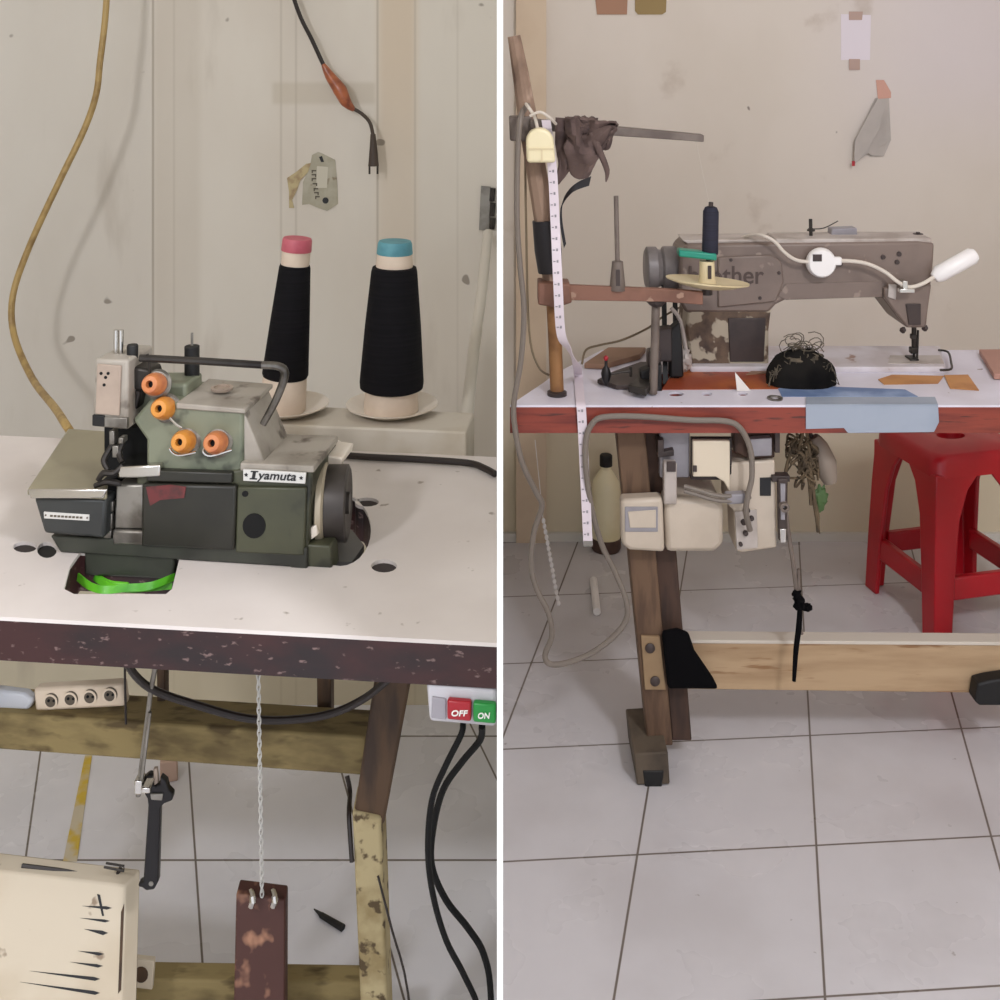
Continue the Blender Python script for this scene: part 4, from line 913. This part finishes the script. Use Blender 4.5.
MB().tube([P(582, 364, 2.28), P(586, 350, 2.3), P(600, 345, 2.3), P(622, 340, 2.3), P(648, 328, 2.34), P(664, 316, 2.36), P(690, 302, 2.42)], .0022, 8, 5).build('back_wire', 'thin_wire', label='thin brown wire rising behind the bobbin winder to the machine', cat='wire')
b = MB()
c0, c1 = P(543, 518, 2.6), P(559, 606, 2.62)
for k in range(16):
    c = c0.lerp(c1, (k+.5)/16); b.blob(c, (.0045, .004, .0065), 0, 1, 8, 6)
b.tube([P(535, 440, 2.58), c0, c1], .001, 5)
b.build('bead_cord', 'white_plastic', label='fine white beaded cord hanging left of the oil bottle', cat='cord')

# LED lamp
ld = thing('led_lamp', 'white LED lamp with round switch and cord strapped across brown machine', 'lamp', P(820, 278, 2.25))
yl = 2.245
MB().tube([P(742, 238, 2.31), P(752, 235, 2.28), P(764, 236, 2.25), P(775, 242, yl), P(784, 252, yl), P(796, 260, yl), P(810, 262, yl)], .0036, 10, 5).build('cord', 'white_cord', ld)
ls = MB().lathe(P(820, 262, yl+.012), (0, -1, 0), [(0, 0), (.028, 0), (.0295, .004), (.028, .014), (.025, .018), (0, .019)], 32).build('switch', 'white_plastic', ld)
MB().prism(FP(yl-.0078), [(813, 254.5), (822, 254.5), (822, 261.5), (813, 261.5)], .004).build('switch_button', 'machine_dark', ls, bevel=.0005)
MB().tube([P(833, 261, yl), P(850, 261, yl), P(868, 264, yl), P(885, 272, yl), P(898, 282, yl-.01), P(910, 287, yl-.01), P(924, 283, yl-.01), P(938, 274, yl)], .0038, 10, 5).build('gooseneck', 'white_cord', ld)
MB().rect(FP(yl), 833, 257.5, 842, 265.5, .012, -.006).build('strain_relief', 'white_plastic', ld, bevel=.002)
MB().tube([P(934, 278, yl), P(939, 274, yl), P(972, 256, yl), P(976, 254, yl)], [.010, .0165, .0165, .011], 18).build('lamp_head', 'white_plastic', ld, bevel=.001)
b = MB(); b.rect(FP(yl-.016), 903, 281, 908, 293, .024); b.rect(FP(yl-.018), 900, 289, 915, 293, .014); b.build('clip', 'chrome', ld, bevel=.001)

# ---- motor under the table
mo = thing('sewing_motor', 'cream clutch motor with control box hanging under right table', 'motor', P(690, 552, 2.1))
MM = FP(2.07)
def op(pts, d, off, name, m, bevel=.002, parent=mo): return MB().prism(MM, pts, d, off).build(name, m, parent, bevel=bevel)
op([(664, 500), (716, 498), (724, 505), (724, 545), (715, 553), (666, 553)], .13, 0, 'motor_body', 'motor_cream', .012)
en = op([(621, 500), (663, 498), (665, 553), (630, 551), (622, 545)], .035, -.01, 'end_housing', 'motor_cream', .007)
op([(625, 507), (658, 507), (658, 532), (625, 532)], .004, -.012, 'recess', 'motor_grey', .001, en)
op([(628, 512), (656, 510), (656, 528), (630, 528)], .004, -.0135, 'recess_panel', 'motor_cream', .001, en)
op([(660, 428), (690, 428), (690, 478), (660, 478)], .02, .02, 'bracket', 'motor_grey', .003)
op([(658, 440), (664, 440), (664, 452), (674, 450), (674, 456), (658, 458)], .03, .004, 'bracket_hook', 'machine_dark', .001)
op([(664, 463), (677, 463), (677, 505), (664, 505)], .02, -.012, 'bracket_arm', 'machine_light', .003)
op([(667, 462), (676, 462), (676, 472), (667, 472)], .004, -.016, 'arm_slot', 'machine_dark', .001)
op([(691, 438), (732, 438), (732, 474), (724, 480), (691, 480)], .01, .012, 'backing_plate', 'machine_dark', .001)
op([(693, 441), (730, 441), (730, 492), (724, 482), (716, 477), (693, 477)], .012, 0, 'cover_plate', 'motor_pale', .002)
op([(693, 466), (697, 466), (697, 472), (693, 472)], .004, -.003, 'plate_latch', 'machine_dark', .0005)
cb = op([(728, 463), (775, 460), (777, 548), (742, 553), (736, 551), (734, 510), (728, 506)], .07, .012, 'control_box', 'motor_cream', .004)
op([(760, 478), (771, 477.5), (771, 496), (760, 496)], .003, .0105, 'black_label', 'ink', .0005, cb)
op([(735, 512), (757, 510), (758, 548), (737, 550)], .006, .008, 'terminal_plate', 'machine_light', .001, cb)
b = MB()
for x, y, r in ((747, 511, 3.4), (744, 523, 2.8), (752, 519, 2.4), (746, 534, 2.6), (741, 545, 2)): b.prism(MM, circ(x, y, r, r, 10), .008, .002)
b.build('terminals', 'machine_dark', cb, bevel=.0008)
op([(734, 428), (775, 428), (775, 458), (750, 460), (734, 452)], .03, .02, 'mount_block', 'leg_dark', .003)
op([(748, 440), (772, 438), (772, 456), (750, 457)], .02, -.002, 'mount_plate', 'motor_grey', .002)
op([(775, 431), (780, 431), (780, 453), (775, 453)], .01, .0, 'hanger', 'machine_dark', .001)
for y0 in (486, 491):
    MB().tube([MM.at(684, y0, -.012), MM.at(698, y0+4, -.016), MM.at(715, y0+9, -.018), MM.at(732, y0+10, -.016), MM.at(750, y0+6, .004)], .004, 8, 4).build('motor_lead', 'grey_cable', mo)
op([(726, 495), (746, 494), (747, 504), (727, 505)], .02, -.02, 'lead_clamp', 'motor_grey', .003)
lv = op([(778, 479), (788, 479), (787, 541), (779, 541)], .012, .0, 'clutch_lever', 'machine_dark', .002)
op([(780.5, 484), (785.5, 484), (785, 520), (781, 520)], .004, -.003, 'lever_slot', 'motor_grey', .0005, lv)
op([(780, 529), (786.5, 529), (786, 543), (780.5, 543)], .014, -.004, 'lever_tip', 'chrome', .001, lv)
op([(772, 476), (790, 476), (790, 482), (772, 482)], .02, .004, 'lever_arm', 'machine_dark', .001)

# knee pad, thread tangle, pull rod
kp = thing('knee_lifter', 'grey oval knee lifter pad hanging under right table', 'knee lifter', P(824, 486, 2.16))
MB().tube([P(813, 437, 2.16), P(818, 447, 2.16), P(825, 464, 2.16), P(830, 482, 2.16)], [.011, .019, .022, .013], 16, 4).build('pad', 'pad_grey', kp)
MB().tube([P(806, 413, 2.16), P(808, 430, 2.16), P(816, 446, 2.165)], .005, 8).build('rod', 'machine_dark', kp)
b = MB(); rr = random.Random(11)
tk = thing('thread_tangle', 'tangle of brown thread scraps hanging beside the knee lifter pad', 'thread scraps', P(812, 540, 2.12))
for k in range(34):
    x = rr.uniform(790, 814); y = rr.uniform(438, 470); pts = []
    for i in range(6):
        pts.append(P(x, y, 2.12+rr.uniform(-.015, .015))); x = min(818, max(786, x+rr.uniform(-9, 9.5))); y += rr.uniform(-7, 11)
    b.tube(pts, rr.uniform(.0012, .0034), 5, 4)
for pts in (((800, 421), (803, 430), (798, 452)), ((804, 421), (808, 440), (812, 480), (816, 512), (818, 532)), ((792, 445), (786, 470), (783, 490)), ((806, 450), (810, 490), (811, 505))): b.tube([P(x, y, 2.115) for x, y in pts], .0032, 6, 4)
b.build('threads', 'tangle_brown', tk)
b = MB(); b.blob(P(820, 498, 2.12), (.014, .006, .022), .25, 20); b.build('green_scrap', 'leaf_green', tk)
b = MB(); b.tube([P(814, 500, 2.115), P(817, 515, 2.115), P(818, 525, 2.115), P(820, 534, 2.115)], [.004, .005, .003, .0008], 8, 3); b.build('tail', 'tangle_brown', tk)
pr = thing('clutch_pull_rod', 'thin grey pull rod with tied black cord hanging from motor lever', 'rod', P(795, 680, 2.07))
MB().tube([P(785, 504, 2.075), P(788, 530, 2.075), P(793, 562, 2.075), P(797, 596, 2.075)], .0042, 8, 4).build('rod', 'grey_bar', pr)
MB().lathe(P(785, 508, 2.058), (0, 1, 0), [(.004, 0), (.0085, 0), (.0085, .012), (.004, .012)], 16, closed=True).build('eye', 'grey_bar', pr)
MB().tube([P(798.5, 569, 2.075), P(799, 590, 2.075), P(800, 625, 2.075), P(802, 634, 2.075)], .003, 8).build('rod', 'grey_bar', pr)
b = MB()
for x, y, r in ((797, 594, .009), (799, 600, .010), (802, 606, .009), (808, 607, .008), (797, 606, .007)): b.blob(P(x, y, 2.07), (r, r, r*.8), .3, 24, 12, 8, seed=x)
b.build('knot', 'black_cloth', pr)
MB().tube([P(800, 602, 2.07), P(799, 625, 2.07), P(796, 650, 2.07), P(794, 681, 2.07)], [.004, .0055, .005, .0035], 8, 4).build('cord_end', 'black_cloth', pr)

# black cloth on the leg joint
ck = [(662, 633), (678, 630), (689, 634), (695, 652), (706, 668), (714, 680), (719, 690.5), (692, 690), (668, 690)]
MB().prism(FP(2.078), ck, .014).build('black_cloth', 'black_cloth', label='black cloth scrap wrapped round the joint of leg and crossbeam', cat='cloth', bevel=.006)
MB().prism(FP(2.10), [(978, 684), (990, 681), (1010, 678), (1010, 706), (980, 706), (975, 702)], .032).build('rubber_block', 'black_rubber', label='black rubber block on right end of the crossbeam', cat='rubber block', bevel=.004)

# oil bottle, chalk on the floor
yo = 3.005; q = V((P(606, 0, yo).x, yo, 0))
ob = thing('oil_bottle', 'yellowish oil bottle with black cap standing on floor by the wall', 'bottle', q)
MB().lathe(q, (0, 0, 1), [(0, .03), (.0385, .03), (.0385, .155), (.034, .18), (.020, .202), (.014, .21), (.014, .222), (0, .222)], 28).build('body', 'bottle_plastic', ob)
MB().lathe(q, (0, 0, 1), [(0, 0), (.036, 0), (.0388, .006), (.0388, .034), (0, .034)], 28).build('sediment', 'sediment', ob)
MB().lathe(q+V((0, 0, .218)), (0, 0, 1), [(0, 0), (.0165, 0), (.0165, .026), (.014, .029), (0, .029)], 22).build('cap', 'black_rubber', ob)
MB().tube([G(593.5, 580, .009), G(597, 612, .009)], .0092, 14).build('chalk_stick', 'white_plastic', label='short white stick lying on the floor tiles left of table leg', cat='stick', bevel=.001)

# ---- red stool
C0 = V((1.058, 2.70, 0)); al = math.radians(13.8); U = V((math.cos(al), math.sin(al), 0)); W_ = V((-math.sin(al), math.cos(al), 0))
sl = thing('plastic_stool', 'red plastic stool with round seat hole behind the right table', 'stool', C0)
ZS = .405
def sq(h, z, r, n=5):
    pts = []
    for k, (sx, sy) in enumerate(((1, 1), (-1, 1), (-1, -1), (1, -1))):
        for i in range(n):
            a = k*math.pi/2+i*math.pi/2/(n-1)
            p = U*(sx*(h-r)+r*math.cos(a))+W_*(sy*(h-r)+r*math.sin(a)); pts.append(C0+p+V((0, 0, z)))
    return pts
b = MB()
rings = [sq(.126, ZS-.050, .03), sq(.124, ZS-.02, .03), sq(.120, ZS-.006, .03), sq(.112, ZS, .03)]
n = len(rings[0])
hole = [C0+U*(.035*math.cos(a))+W_*(.024*math.sin(a))+V((0, 0, ZS-.003)) for a in [2*math.pi*k/n+math.pi/4*.2 for k in range(n)]]
hole_b = [p-V((0, 0, .02)) for p in hole]
inner = [sq(.120, ZS-.050, .028), sq(.115, ZS-.02, .026)]
seq = rings+[hole, hole_b]+inner[::-1]
vs = [p for r in seq for p in r]; m_ = len(seq); fs = []
for i in range(m_):
    j = (i+1) % m_
    for k in range(n): fs.append((i*n+k, i*n+(k+1) % n, j*n+(k+1) % n, j*n+k))
b.add(vs, fs); b.build('seat', 'stool_red', sl, smooth=50)
cn = ((1, 1), (-1, 1), (-1, -1), (1, -1))
def loc(a, c, z): return C0+U*a+W_*c+V((0, 0, z))
for sx, sy in cn:
    def corner(h, wd, z, th):
        # L-shaped section at the corner of the stool
        o = lambda a, c: loc(sx*a, sy*c, z)
        return [o(h, h), o(h-wd, h), o(h-wd, h-th), o(h-th, h-th), o(h-th, h-wd), o(h, h-wd)]
    secs = [corner(.140, .046, 0, .012), corner(.135, .052, .13, .012), corner(.129, .062, .26, .011), corner(.125, .082, .325, .010), corner(.1245, .112, .362, .010)]
    vs = [p for s_ in secs for p in s_]; k = 6
    fs = [tuple(range(k)), tuple(range(len(vs)-1, len(vs)-1-k, -1))]
    for i in range(len(secs)-1):
        for j in range(k): fs.append((i*k+j, i*k+(j+1) % k, (i+1)*k+(j+1) % k, (i+1)*k+j))
    MB().add(vs, fs).build('leg', 'stool_red', sl, bevel=.003)
for i in range(4):
    (ax_, ay_), (bx_, by_) = cn[i], cn[(i+1) % 4]
    def row(z, h):
        a = loc(ax_*h, ay_*h, z); c = loc(bx_*h, by_*h, z); d = (c-a).normalized(); return a+d*.04, c-d*.04
    a0, c0 = row(.085, .133); a1, c1 = row(.135, .131)
    inn = (C0+V((0, 0, .1))-(a0+c0)/2); inn.z = 0; inn.normalize()
    f_ = [a0, c0, c1, a1]
    MB().loft(f_, [p+inn*.018 for p in f_]).build('stretcher', 'stool_red', sl, bevel=.004)

# ---- papers on the right wall
WW = FP(WR)
nt_ = thing('taped_note', 'small blank white note held by two brown tape bits on the wall', 'note', P(856, 66, WR-.002))
MB().prism(WW, [(841, 14), (871, 15), (870, 60), (841, 60)], .001, -.0014).build('paper', 'note_paper', nt_, smooth=0)
MB().prism(WW, [(849, 11.5), (863, 11.5), (862, 20), (849, 20)], .001, -.0026).build('tape', 'note_tape', nt_, smooth=0)
MB().prism(WW, [(849, 59), (860, 59), (860, 70), (849, 70)], .001, -.0026).build('tape', 'note_tape', nt_, smooth=0)
hp = thing('folded_paper', 'grey folded paper hanging from wall with pink top corner', 'paper', P(872, 165, WR-.002))
a = [WW.at(875, 98, -.0012), WW.at(889, 98, -.0012), WW.at(891, 140, -.004), WW.at(884, 156, -.004), WW.at(872, 156, -.008), WW.at(868, 153, -.012), WW.at(853, 165, -.012), WW.at(856, 142, -.012)]
MB().loft(a, [p+V((0, .0012, 0)) for p in a]).build('sheet', 'grey_paper', hp, smooth=0)
a = [WW.at(878, 98, -.014), WW.at(884, 105, -.014), WW.at(880, 128, -.016), WW.at(866, 152, -.018), WW.at(854, 165, -.018), WW.at(855, 140, -.018)]
MB().loft(a, [p+V((0, .0012, 0)) for p in a]).build('fold', 'grey_paper', hp, smooth=0)
MB().prism(WW, [(876, 80), (884, 80), (891, 92), (891, 98), (878, 99)], .001, -.0022).build('pink_corner', 'pink_paper', hp, smooth=0)
MB().prism(WW, [(852, 161), (855, 161), (855, 166), (852, 166)], .001, -.0195).build('red_tip', 'button_red', hp, smooth=0)
tg = thing('wall_tag', 'brown tag stuck at top of right wall, the left one', 'tag', P(611, 14, WR-.002), 'tags on right wall')
MB().prism(WW, [(594, -12), (628, -12), (627, 14.5), (597, 14.5)], .002, -.0025).build('card', 'tan_tag', tg, smooth=0)
tg = thing('wall_tag', 'olive and tan tag stuck at top of right wall, the right one', 'tag', P(651, 14, WR-.002), 'tags on right wall')
MB().prism(WW, [(635, -12), (667, -12), (666, 12), (662, 14.5), (638, 14.5), (635, 11)], .002, -.0025).build('card', 'olive_tag', tg, smooth=0)
